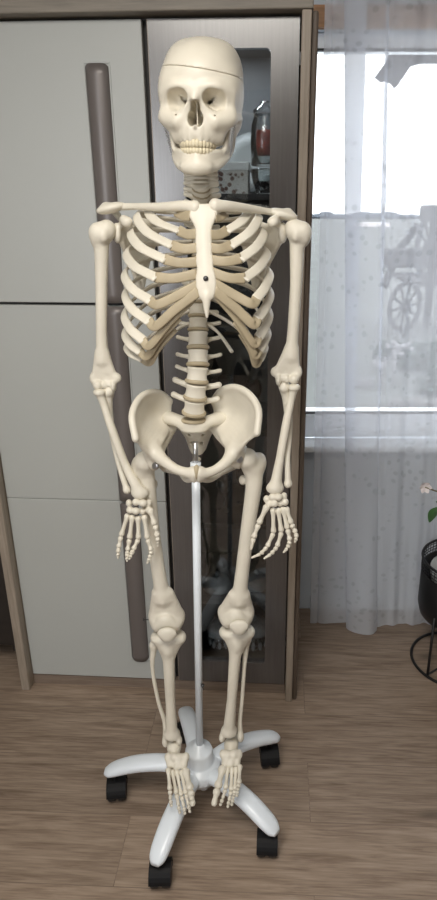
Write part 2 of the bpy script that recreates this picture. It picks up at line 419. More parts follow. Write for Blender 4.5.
def strip(pts, w, t, out, n=12, taper=None):
    """flat bar along a curve: w tall, t thick, 'out' gives the direction each flat face looks to"""
    pts = np.array(pts, float); T = np.gradient(pts, axis=0); T /= np.linalg.norm(T, axis=1)[:, None]
    v = []; f = []; N = len(pts)
    for i, p in enumerate(pts):
        o = np.array(out(p), float); o = o-T[i]*o.dot(T[i]); o /= np.linalg.norm(o)+1e-9; b = np.cross(T[i], o)
        s = 1 if taper is None else np.interp(i/(N-1), np.linspace(0, 1, len(taper)), taper)
        for k in range(n):
            q = 2*PI*k/n; cx, sx = math.cos(q), math.sin(q)
            e = .6
            v.append(p+s*w/2*math.copysign(abs(cx)**e, cx)*b+t/2*math.copysign(abs(sx)**e, sx)*o)
    for i in range(N-1):
        for k in range(n): f.append([i*n+k, i*n+(k+1) % n, (i+1)*n+(k+1) % n, (i+1)*n+k])
    f.append(list(range(n-1, -1, -1))); f.append([(N-1)*n+k for k in range(n)])
    return v, f
def knuckle(g, a, b, r, ra=1.5, rb=1.35, n=10):
    """small long bone from a to b with swollen ends"""
    a = np.array(a, float); b = np.array(b, float); L = np.linalg.norm(b-a)
    prof = [(0, -r*.2), (r*ra*.7, 0), (r*ra, r*.9), (r*ra*.85, r*2), (r, min(r*3.6, L*.4)), (r*.92, L*.55), (r*1.0, L-min(r*3, L*.3)), (r*rb*.95, L-r*1.5), (r*rb, L-r*.6), (r*rb*.6, L+r*.15), (0, L+r*.25)]
    g.lathe(prof, a, n, b-a); return g
# ================================================================== THE SKELETON MODEL
PX, PY = -.128, 1.27                                   # the stand's pole
sk = thing('skeleton_model', 'life-size cream anatomical skeleton hanging upright on the white wheeled stand', 'skeleton', (PX, PY, .14))
B = M['bone']
# ---- skull
SKR = np.array(Matrix.Rotation(math.radians(-5), 3, 'Z') @ Matrix.Rotation(math.radians(1.5), 3, 'Y') @ Matrix.Rotation(math.radians(2), 3, 'X'))
so = A(199, 98.5, 1.165); so[1] = 1.235
xf = (SKR, so)
def skull_sdf():
    c = Carve(.0015)
    c.ell((0, .024, .026), (.0675, .089, .078), k=.01)
    c.ell((0, -.028, .032), (.058, .044, .050), k=.03)
    c.ell((0, .03, -.03), (.053, .06, .035), k=.03)
    for s in (-1, 1):
        c.ell((s*.030, .020, .056), (.0335, .058, .040), k=.015)
        c.cone((s*.046, -.049, -.030), (s*.036, -.046, -.054), .0095, .0075, k=.010)
        c.ell((s*.045, -.012, .008), (.0215, .042, .036), k=.025)
        c.curve([(s*.0545, -.047, .011), (s*.036, -.066, .0205), (s*.010, -.071, .0175)], (.006, .0075, .007), k=.010)
    c.ell((0, -.040, -.032), (.038, .034, .032), k=.018)
    c.ell((0, -.046, -.050), (.037, .028, .018), k=.012)
    for s in (-1, 1):
        c.cone((s*.053, -.046, -.0235), (s*.032, -.063, -.030), .0125, .0115, k=.012)
        c.curve([(s*.0565, -.042, -.023), (s*.0565, -.045, -.006), (s*.0545, -.047, .013)], (.009, .0055, .0065), k=.006)
        c.curve([(s*.058, -.038, -.024), (s*.0640, -.012, -.021), (s*.0645, .012, -.020), (s*.058, .025, -.018)], (.0085, .0055, .005, .007), k=.006)
        c.cone((s*.050, .030, -.028), (s*.046, .024, -.052), .014, .007, k=.012)
        c.cone((s*.020, -.062, -.020), (s*.011, -.070, .008), .008, .0062, k=.008)
        for i in range(4):
            a = .28+.32*i; c.cone((s*.030*math.sin(a), -.038-.033*math.cos(a), -.040), (s*.030*math.sin(a), -.038-.0335*math.cos(a), -.058), .0045, .0042, k=.004)
    c.cone((0, -.071, .014), (0, -.082, -.006), .0070, .0050, k=.008)
    # sockets, nose opening, temple hollows
    for s in (-1, 1):
        Rm = np.array(Matrix.Rotation(s*math.radians(12), 3, 'Z') @ Matrix.Rotation(s*math.radians(10), 3, 'Y'))
        c.ell((s*.0285, -.078, .0035), (.0155, .036, .0135), Rm, k=.003, cut=True)
        c.ell((s*.0385, -.074, .0012), (.0150, .032, .0140), Rm, k=.003, cut=True)
        c.ell((s*.0345, -.072, -.0022), (.0185, .030, .0120), Rm, k=.003, cut=True)
        for yy in (-.054, -.047, -.040, -.032, -.024, -.016): c.cone((s*.0190, yy, -.0005), (s*.0295, yy, .0080), .0040, .0030, k=.001, cut=True)
        for yy in (-.054, -.047): c.cone((s*.0200, yy+.004, -.0075), (s*.0350, yy, -.0145), .0016, .0016, k=.001, cut=True)
        c.ell((s*.0055, -.082, -.0265), (.0074, .068, .0120), k=.002, cut=True)
        c.ell((s*.0028, -.082, -.0135), (.0052, .060, .0135), k=.002, cut=True)
        c.ell((s*.058, -.024, -.042), (.0095, .021, .019), k=.006, cut=True)
        c.cone((s*.032, -.09, -.0215), (s*.032, -.063, -.0215), .0015, .0015, k=.001, cut=True)
    c.cone((.0008, -.058, -.004), (.0008, -.052, -.038), .0012, .0016, k=.002)
    c.cone((0, -.072, -.0405), (0, -.079, -.0385), .003, .0015, k=.004)
    return c
CUTZ = .0455
skull = skull_sdf().half((.12, 0, 1), CUTZ).build('skull', M['skull'], sk, xf, it=1)
skull_sdf().half((-.12, 0, -1), -CUTZ-.0003).build('skull_cap', M['skull'], skull, xf, label='domed top of the skull above a thin cut line')
j = Carve(.0015)
for s in (-1, 1):
    j.curve([(s*.0535, .010, -.024), (s*.0520, .012, -.044), (s*.0485, .006, -.068), (s*.0420, -.020, -.084), (s*.030, -.046, -.0965), (s*.015, -.063, -.1015), (0, -.0675, -.102)], (.0055, .006, .0075, .0075, .0075, .0075, .0075), k=.008)
    j.sheet([[(s*.053, .012, -.024), (s*.052, -.004, -.030), (s*.051, -.028, -.026)], [(s*.052, .013, -.045), (s*.050, -.006, -.049), (s*.048, -.030, -.049)], [(s*.049, .007, -.064), (s*.046, -.010, -.067), (s*.044, -.032, -.070)]], .0042, k=.006)
    j.sheet([[(s*.044, -.016, -.070), (s*.035, -.038, -.0745), (s*.019, -.059, -.0775), (0, -.066, -.0785)], [(s*.042, -.021, -.082), (s*.030, -.047, -.0955), (s*.016, -.063, -.100), (0, -.067, -.101)]], .0058, k=.006)
    j.ell((s*.013, -.067, -.0985), (.012, .008, .008), k=.012)
j.ell((0, -.069, -.095), (.013, .008, .011), k=.012)
j.build('jaw', M['skull'], skull, xf)
for nm, z, hgt, sx in (('upper_teeth', -.0632, .0066, 1.0), ('lower_teeth', -.0742, .0058, .97)):
    g = G()
    for i in range(14):
        a = (i-6.5)*.195; x = .0300*sx*math.sin(a); y = -.036-.0365*sx*math.cos(a)
        w = .0045 if abs(i-6.5) < 1 else .0040 if abs(i-6.5) < 3 else .0049
        g.ball((x, y, z), (w, .0036, hgt), 6, np.array(Matrix.Rotation(a, 3, 'Z')))
    v = np.array(g.v)@SKR.T+so
    mk(nm, v, g.f, M['tooth'], skull, label='row of yellowish teeth')
for s, nm in ((1, 'jaw_spring'), (-1, 'jaw_spring')):
    g = G(); n = 90; ts = np.linspace(0, 1, n)
    p = np.outer(1-ts, (s*.060, -.034, -.032))+np.outer(ts, (s*.050, -.012, -.082))
    p += .0022*np.stack([np.cos(ts*2*PI*14), np.sin(ts*2*PI*14), 0*ts], 1)
    g.tube(p@SKR.T+so, .0007, 5); g.build(nm, M['steel'], skull, True, label='thin steel jaw spring')

# ---- spine
key = [(0, 200.5, 168, 1.255), (4, 201, 184.5, 1.255), (7, 201.5, 201, 1.28), (10, 201, 226, 1.305), (13, 199.5, 257, 1.315), (16, 198.5, 290, 1.305), (19, 198, 331, 1.275), (20, 198, 349, 1.262), (21, 197.8, 366, 1.250), (22, 196.5, 383, 1.246), (23, 195, 399, 1.25), (24, 193.8, 414, 1.258)]
kx = [k[0] for k in key]
def vert(i): return A(np.interp(i, kx, [k[1] for k in key]), np.interp(i, kx, [k[2] for k in key]), np.interp(i, kx, [k[3] for k in key]))
VP = [vert(i) for i in range(0, 25)]                     # 0..6 neck, 7..18 chest, 19.. loins (19 = first)
for i in range(24):
    p = VP[i]; nx = VP[i+1]; axis = p-nx; gap = np.linalg.norm(axis); R = frame(axis)
    # keep the frame's x across the body
    z = axis/gap; x = V(1, 0, 0)-z*z[0]; x /= np.linalg.norm(x); R = np.stack([x, np.cross(z, x), z], 1)
    lum = i >= 18; nk = i < 7
    a = .0140+.0005*i if nk else np.interp(i, (7, 12, 18, 19, 23), (.0155, .015, .020, .0212, .0235)); b = a*(.7 if not lum else .72)
    ctr = (p+nx)/2+z*gap*.06; hz = gap*.40
    c = Carve(.002); c.cyl(ctr, a, b, hz, .14 if lum else .1, R)
    L = lambda x, y, z_: ctr+R@V(x, y, z_)
    for s in (-1, 1):
        c.curve([L(s*a*.6, b*.8, .2*hz), L(s*a*.75, b+.009, 0), L(0, b+.019, -.3*hz)], (.005, .0055, .0055))
        if nk: c.cone(L(s*a*.8, b*.5, 0), L(s*(a+.013), b*.8, -.001), .0052, .0046)
        elif i < 18: c.cone(L(s*a*.7, b+.008, 0), L(s*(a+.016), b+.022, .003), .005, .0052)
        else: c.curve([L(s*a*.7, b+.002, .1*hz), L(s*(a+.010), b+.005, .3*hz), L(s*(a+.022), b+.007, .55*hz)], (.005, .0042, .0045) if i < 22 else (.007, .006, .0065))
    c.cone(L(0, b+.016, -.2*hz), L(0, b+(.036 if not lum else .042), -(.9 if not lum else .4)*hz-(.012 if 7 <= i < 18 else 0)), .0045, .005)
    vo = c.build('vertebra', B, sk)
    # the disc under it
    d = Carve(.0015); dc = (p+nx)/2-z*gap*.40
    d.cyl(dc, a*1.03, b*1.04, gap*.125, -.06, R)
    if i > 1: d.build('spinal_disc', M['cart'], vo, it=1, label='tan cartilage disc')

# ---- breastbone
st = Carve(.0018)
def SB(px, py): return A(px, py, np.interp(py, (200, 222, 280, 318), (1.192, 1.178, 1.143, 1.132)))
rowsS = []
for py, l, r in ((206, 196, 210), (210, 192, 215), (217, 192, 214), (226, 197, 210), (236, 198, 209), (246, 197.5, 210), (252, 199, 209.5), (260, 198, 211), (268, 199.5, 211), (276, 198.5, 213), (284, 198, 214), (291, 199.5, 213), (297, 202, 211.5)):
    rowsS.append([SB(l-.2, py), SB((l+r)/2, py)+V(0, -.002, 0), SB(r+.2, py)])
st.sheet(rowsS, .0042, nu=2, nv=3)
st.curve([SB(206.5, 296), SB(206.5, 306), SB(207, 317)], (.0085, .0062, .0028))
stern = st.build('breastbone', B, sk)
g = G(); g.lathe([(0, 0), (.0045, 0), (.0045, .003), (.003, .0045), (0, .0046)], SB(206, 278)+V(0, -.006, 0), 12, (0, -1, 0)); g.build('bolt', M['screw'], stern, True, label='small dark round bolt head')

# ---- ribs: lateral pixel, front end pixel, depth of that end, sternal end pixel
RIBS = {-1: [((166, 205), (178, 212), 1.215, (190, 216)), ((148, 209), (180, 231), 1.190, (196, 234)), ((137, 214), (173, 246), 1.172, (197, 248)),
             ((131, 230), (166, 260), 1.160, (197, 262)), ((127, 250), (157, 278), 1.150, (197, 274)), ((125.5, 270), (151, 301), 1.150, (198, 285)),
             ((126, 289), (150, 322), 1.156, (199, 291)), ((125.5, 309), (144, 341), 1.172, (195, 299)), ((126, 327), (141, 352), 1.190, (180, 319)), ((128, 341), (143, 359), 1.205, (176, 330))],
        1: [((236, 206), (224, 213), 1.215, (215, 217)), ((249, 209), (226, 231), 1.190, (211, 235)), ((259, 215), (230, 246), 1.172, (210, 248)),
            ((264, 231), (240, 259), 1.160, (210, 260)), ((267, 250), (244, 279), 1.150, (211, 272)), ((269.5, 270), (256, 299), 1.154, (213, 283)),
            ((270, 289), (257, 319), 1.162, (213, 289)), ((269, 309), (258, 338), 1.178, (216, 297)), ((267, 327), (259, 350), 1.190, (234, 322)), ((264, 341), (259, 359), 1.205, (240, 334))]}
for s in (-1, 1):
    for i in range(12):
        vb = (VP[7+i]+VP[8+i])/2 if i else VP[7]*.6+VP[8]*.4
        cx, cyv = vb[0], vb[1]
        S = vb+V(s*.016, .008, 0)
        out = lambda p: V(p[0]-cx, p[1]-1.235, .15)
        if i < 10:
            lat, end, ye, ste = RIBS[s][i]
            yl = (1.285, 1.278, 1.272, 1.266, 1.262, 1.258, 1.256, 1.256, 1.26, 1.265)[i]
            Lp = A(lat[0], lat[1], yl); Ep = A(end[0], end[1], ye)
            P1 = S+V(s*.030, .020, -.004); P1[2] = S[2]*.8+Lp[2]*.2
            P2 = V(S[0]+(Lp[0]-S[0])*.72, S[1]+.022, S[2]*.5+Lp[2]*.5)
            if i == 0: P2[1] -= .012
            F = Lp*.5+Ep*.5+V(s*.012, -.014, -.002)
            F[0] = Lp[0]+(Ep[0]-Lp[0])*.32
            P = catmull([S, P1, P2, Lp, F, Ep], 9)
            w = .0115 if i == 0 else .0165
            v, f = strip(P, w, .0058, out, taper=(.7, .8, .85, .95, 1.05, 1.1, 1.15))
            rb = mk('rib', v, f, B, sk)
            # cartilage to the breastbone (or to the one above)
            if i < 7: Se = A(ste[0], ste[1], 1.180-.00055*(ste[1]-216)); 
            else: Se = A(ste[0], ste[1], (1.146, 1.158, 1.172)[i-7])
            T = P[-1]-P[-3]; T /= np.linalg.norm(T); D = np.linalg.norm(Se-Ep)
            m1 = Ep+T*D*.28
            if i < 5: C = [Ep-T*.003, Ep*.55+Se*.45+V(0, -.004, -.003), Se]
            else:
                C = [Ep-T*.003, Ep+T*min(.016, D*.2), Ep*.45+Se*.55+V(s*.004, -.005, -.008), Se]
            v, f = strip(catmull(C, 8), .0180 if i < 7 else .0150, .0052, lambda p: V((p[0]-cx)*.5, -1, .1), taper=(1.05, .95, .95, 1.0) if i < 7 else (1.05, 1, .85, .55))
            mk('rib_cartilage', v, f, M['cart'], rb, label='tan flat cartilage')
        else:
            Ln = .155 if i == 10 else .088
            if i == 10: En = A(136, 348, 1.275) if s < 0 else A(259, 346, 1.275)
            else: En = A(167, 339, 1.300) if s < 0 else A(232, 352, 1.262)
            P = catmull([S, S*.62+En*.38+V(s*.002, .012, .003), S*.28+En*.72+V(s*.002, .007, .001), En], 9)
            v, f = strip(P, .0105, .006, out, taper=(.8, 1, 1, .9)); mk('rib', v, f, B, sk)

# ---- shoulder girdle and arms
ARM = {-1: dict(hh=(103, 231), sh=[(101.5, 246), (101.5, 285), (101.5, 330), (102.5, 360)], el=(104.5, 381), yel=1.275, w=(1, 1)),
       1: dict(hh=(297.5, 230), sh=[(297, 246), (296, 285), (293, 330), (291, 356)], el=(287.5, 375), yel=1.27)}
for s in (-1, 1):
    q = ARM[s]
    # collar bone
    P = [A(195, 208, 1.190), A(183, 206, 1.200), A(160, 207, 1.225), A(135, 206.5, 1.262), A(112, 207, 1.283)] if s < 0 else [A(215, 206, 1.190), A(226, 206, 1.198), A(244, 208, 1.225), A(265, 211, 1.262), A(284, 214, 1.285)]
    c = Carve(.002); c.curve(P, (.0110, .0095, .0080, .0062, .0072)); c.ell(P[0], (.009, .010, .012)); c.build('collarbone', B, sk)
    # shoulder blade
    if s < 0: gl, ac, cor, sup, inf, med = A(117, 233, 1.285), A(106, 207, 1.280), A(127, 222, 1.245), A(146, 212, 1.335), A(141, 290, 1.350), A(158, 232, 1.352)
    else: gl, ac, cor, sup, inf, med = A(283, 233, 1.285), A(288, 213, 1.280), A(273, 222, 1.245), A(250, 213, 1.335), A(256, 291, 1.350), A(240, 233, 1.352)
    c = Carve(.002)
    lb = gl*.5+inf*.5+V(0, .006, 0)
    c.sheet([[gl+V(-s*.012, .006, .02), (gl+sup)/2+V(0, .01, -.004), sup], [gl+V(-s*.008, .008, -.006), (gl+med)/2+V(0, .012, 0), med], [lb+V(-s*.004, 0, .01), (lb+med*.4+inf*.6)/2+V(0, .006, 0), med*.45+inf*.55], [inf+V(s*.008, -.002, .004), inf, inf+V(-s*.006, 0, .006)]], .0026)
    c.curve([gl+V(-s*.006, .008, -.016), lb, inf], (.006, .0045, .005))
    c.ell(gl, (.008, .013, .019), np.array(Matrix.Rotation(-s*.45, 3, 'Z')))
    base = gl*.35+sup*.65+V(-s*.012, .012, -.016)
    c.curve([base, gl*.75+sup*.25+V(0, .020, .006), ac+V(-s*.006, .022, -.002), ac], (.003, .0055, .0075, .0085))
    c.ell(ac+V(-s*.010, -.004, -.002), (.029, .019, .0095), np.array(Matrix.Rotation(s*.22, 3, 'Y')), k=.008)
    c.curve([gl+V(-s*.012, -.004, .016), cor*.5+gl*.5+V(-s*.006, -.012, .016), cor], (.007, .0065, .0085)); c.ell(cor, (.010, .009, .008), k=.006)
    sc = c.build('shoulder_blade', B, sk)
    g = G(); hh = A(*q['hh'], 1.272)
    g.tube([gl, hh], .004, 10); g.lathe([(0, -.003), (.008, -.003), (.008, .003), (0, .003)], gl*.55+hh*.45+V(0, -.004, 0), 14, hh-gl); g.build('joint_screw', M['steel'], sc, True, label='steel shoulder screw')
    # upper arm
    c = Carve(.002)
    c.ell(hh+V(-s*.007, .002, .002), (.0175, .019, .0185), k=.008)
    c.ell(hh+V(s*.010, -.003, -.001), (.0155, .017, .0165), k=.008); c.ell(hh+V(s*.016, 0, -.014), (.008, .013, .014), k=.012); c.ell(hh+V(-s*.004, -.016, -.008), (.007, .007, .011), k=.006)
    sp = [hh+V(s*.002, 0, -.008)]+[A(x, y, np.interp(y, (240, 380), (1.275, q['yel']))) for x, y in q['sh']]
    c.curve(sp, (.0175, .0142, .0118, .0112, .0125), k=.010)
    el = A(*q['el'], q['yel']); wd = V(1, 0, .02)
    c.sheet([[sp[-1]+V(-.006, 0, .014), sp[-1]+V(.006, 0, .014)], [el+V(-.018, .001, .014), el+V(.018, .001, .014)], [el+V(-.020, .002, .003), el+V(.019, .002, .003)]], (.0085, .0070, .0060), k=.008)
    c.ell(el+V(s*.0130, -.006, -.007), (.0105, .0115, .0110), k=.003)     # outer knob and the two-rimmed roller
    c.ell(el+V(-s*.0020, -.003, -.007), (.0055, .0105, .0100), k=.003); c.ell(el+V(-s*.0095, -.002, -.006), (.0075, .0085, .0085), k=.003); c.ell(el+V(-s*.0185, -.003, -.009), (.0060, .0125, .0130), k=.003)
    c.ell(el+V(-s*.027, .002, .006), (.0080, .009, .0095), k=.008); c.ell(el+V(s*.024, .001, .005), (.006, .008, .010), k=.008)
    c.ell(el+V(-s*.006, -.012, .010), (.0085, .0065, .0065), k=.004, cut=True); c.cone(el+V(-s*.003, -.016, -.004), el+V(-s*.003, -.016, -.022), .0016, .0016, k=.004, cut=True)
    c.build('upper_arm_bone', B, sk)
    # forearm
    if s < 0:
        ra = [A(99.5, 393, 1.262), A(104, 405, 1.262), A(113, 432, 1.252), A(125, 464, 1.240), A(140, 493, 1.228)]
        ul = [A(109, 390, 1.275), A(108, 404, 1.277), A(112, 432, 1.272), A(119, 464, 1.255), A(127, 490, 1.240)]
    else:
        ra = [A(294, 388, 1.260), A(291, 400, 1.262), A(286, 425, 1.252), A(280, 458, 1.240), A(275, 488, 1.228)]
        ul = [A(284, 386, 1.272), A(287, 400, 1.277), A(289, 430, 1.272), A(287.5, 458, 1.255), A(288, 484, 1.240)]
    c = Carve(.0018); c.curve(ra, (.0085, .0080, .0090, .0088, .0125), k=.004)
    c.cyl(ra[0]+V(0, 0, .002), .0125, .0115, .0045, 0, k=.005); d = ra[-1]-ra[-2]; d /= np.linalg.norm(d)
    c.ell(ra[-1], (.0185, .0115, .0115), k=.010); c.build('outer_forearm_bone', B, sk)
    c = Carve(.0018); c.curve(ul, (.012, .0098, .0072, .0062, .0068), k=.004)
    c.ell(ul[0]+V(0, .008, .012), (.010, .010, .016), k=.006); c.ell(ul[0]+V(0, -.008, -.004), (.008, .006, .006), k=.006); c.ell(ul[-1], (.0088, .0085, .0090), k=.004)
    c.build('inner_forearm_bone', B, sk)
    # hand: wrist bones, then fingers by their joints
    if s < 0:
        cp = [(129, 503), (136, 502), (143, 503), (149, 503), (130, 510), (136, 511), (142.5, 511), (149, 510)]
        F = [[(128, 514), (121, 536), (118.5, 548), (118, 553), (118, 559)], [(132.5, 515), (129.5, 539), (127.5, 551), (127, 557), (127, 562)], [(138, 516), (138.5, 539), (133, 550), (131, 555), (129, 560)], [(144, 515), (147.5, 539), (151.5, 551), (149.5, 558), (147, 564)], [(149.5, 508), (155, 525), (157.5, 537), (158, 547)]]
    else:
        cp = [(266.5, 499), (272.5, 497), (278.5, 497), (284, 496), (269, 504), (274, 503.5), (280, 503), (285, 502)]
        F = [[(286, 507), (291.5, 524), (296, 533), (296.5, 538), (294.5, 543)], [(282.5, 507), (287.5, 529), (290, 541), (287.5, 548), (283, 553)], [(278, 508), (281.5, 532), (277, 547), (271, 554), (263.5, 559)], [(273, 508), (273.5, 533), (267, 547), (260.5, 554), (251, 558)], [(267.5, 505), (258.5, 524), (253.5, 538), (251, 550)]]
    c = Carve(.0014)
    for k, (x, y) in enumerate(cp): c.ell(A(x, y, 1.222-.004*(k % 3)), (.0080+.0012*((k*7) % 3-1), .0085, .0078), k=.0035)
    hand = c.build('hand', B, sk, it=1)
    for fi, fj in enumerate(F):
        th = fi == 4; ys = np.linspace(1.218, 1.188, len(fj)) if not th else np.linspace(1.212, 1.19, 4)
        J = [A(x, y, yy) for (x, y), yy in zip(fj, ys)]
        for k in range(len(J)-1):
            g = G(); a, b = J[k], J[k+1]; d = (b-a); Ld = np.linalg.norm(d); d /= Ld
            r = (.0046, .0042, .0037, .0030)[k] if not th else (.0052, .0047, .0040)[k]
            tip = k == len(J)-2
            knuckle(g, a+d*.0005, b-d*.001, r, 1.40 if k else 1.5, 1.38 if not tip else .8)
            g.build('palm_bone' if k == 0 else 'finger_bone', B, hand, True)

# ---- pelvis
sym = A(196.5, 470, 1.165)
HIP = {}
PV = {-1: dict(crest=[(170, 401, 1.312), (161, 393.5, 1.295), (149, 392.5, 1.262), (138, 400, 1.228), (132, 416, 1.195), (135.5, 439, 1.168)],
              mid=[(170, 414, 1.308), (163, 412, 1.302), (154, 414, 1.290), (146, 420, 1.262), (140, 430, 1.220), (140, 444, 1.185)],
              brim=[(172, 428, 1.305), (167, 430, 1.292), (164, 435, 1.272), (161, 441, 1.248), (154, 448, 1.222), (147, 451, 1.205)],
              pub=[(154, 451, 1.222), (164, 461, 1.196), (176, 469, 1.178), (187, 472.5, 1.168), (194, 472.5, 1.165)], hip=(149, 461), ac=(152, 458)),
      1: dict(crest=[(213, 401, 1.312), (221, 390.5, 1.295), (235, 387, 1.262), (249, 394, 1.228), (258.5, 410, 1.195), (257, 433, 1.168)],
              mid=[(215, 413, 1.308), (222, 411, 1.302), (232, 413, 1.290), (241, 418, 1.262), (248, 428, 1.220), (247, 441, 1.185)],
              brim=[(213, 427, 1.305), (218, 429, 1.292), (222, 435, 1.272), (225, 442, 1.248), (231, 448, 1.222), (239, 449, 1.205)],
              pub=[(234, 451, 1.222), (226.5, 461.5, 1.196), (216, 469.5, 1.178), (206, 473, 1.168), (199.5, 472.5, 1.165)], hip=(243, 458), ac=(239, 456))}
for s in (-1, 1):
    q = PV[s]; c = Carve(.0022)
    cr = [A(*p) for p in q['crest']]; mi = [A(*p) for p in q['mid']]; br = [A(*p) for p in q['brim']]
    c.sheet([cr, mi, br], (.0045, .0032, .0075), k=.006, nu=6, nv=4)
    c.curve(cr, (.006, .006, .006, .0062, .0068, .0068), k=.006)
    c.curve([A(*p) for p in q['pub']], (.017, .0115, .0095, .0100, .0120), k=.012)
    c.ell(A(q['pub'][-1][0], q['pub'][-1][1]+2, 1.166), (.008, .010, .016), k=.008)
    ac = A(*q['ac'], 1.243); HIP[s] = A(*q['hip'], 1.243)
    c.ell(ac, (.024, .028, .027), k=.014)
    tub = V(ac[0]-s*.016, 1.318, ac[2]-.040)
    c.curve([ac+V(-s*.006, .02, -.01), ac*.4+tub*.6+V(0, .012, 0), tub], (.018, .013, .015), k=.01)
    c.curve([sym+V(s*.006, .003, -.018), V(sym[0]+s*.024, 1.195, sym[2]-.034), V(sym[0]+s*.044, 1.255, sym[2]-.044), tub+V(0, 0, -.012)], (.0075, .006, .0065, .011), k=.008)
    c.curve([br[0]+V(0, .012, .01), br[1]+V(0, .012, -.012), ac+V(-s*.01, .012, .012)], (.012, .012, .014), k=.012)
    c.ell(HIP[s]+V(s*.012, -.004, -.002), (.025, .024, .024), k=.003, cut=True)
    c.build('hip_bone', B, sk)
c = Carve(.0018); c.ell(sym+V(.0005, -.002, -.004), (.0075, .011, .0160)); c.build('pubic_disc', M['cart'], sk, label='tan cartilage joint between the hip bones')
# sacrum and tailbone
c = Carve(.0022); pr = A(193.5, 425, 1.262)
c.cyl(pr+V(0, .006, -.004), .0255, .0165, .011, .05)
rows = []
for t, hw, dy, dz in ((0, .056, .022, .000), (.25, .041, .044, -.020), (.5, .030, .060, -.042), (.75, .021, .068, -.064), (1, .014, .062, -.086)):
    rows.append([pr+V(-hw, dy+.022, dz+.004), pr+V(-hw*.5, dy+.004, dz), pr+V(0, dy, dz), pr+V(hw*.5, dy+.004, dz), pr+V(hw, dy+.022, dz+.004)])
c.sheet(rows, (.012, .010, .008, .007, .006), nu=4, nv=3)
for s in (-1, 1):
    c.curve([pr+V(s*.018, .008, -.004), pr+V(s*.038, .018, .004), pr+V(s*.056, .032, .004)], (.011, .012, .013), k=.01)
    for t in (1, 2, 3): r0 = rows[t]; c.cone(r0[1] if s < 0 else r0[3], (r0[1] if s < 0 else r0[3])+V(0, -.03, 0), .0035, .0035, k=.003, cut=True)
sac = c.build('sacrum', B, sk)
g = G()
for k in range(3): g.ball(pr+V(0, .058-.010*k, -.100-.011*k), (.0085-.002*k, .006, .0065), 8)
g.build('tailbone', B, sac, True)
d = Carve(.0015); d.cyl(pr+V(0, .0045, .009), .0245, .0172, .0045, -.06); d.build('spinal_disc', M['cart'], sac, it=1, label='tan cartilage disc')

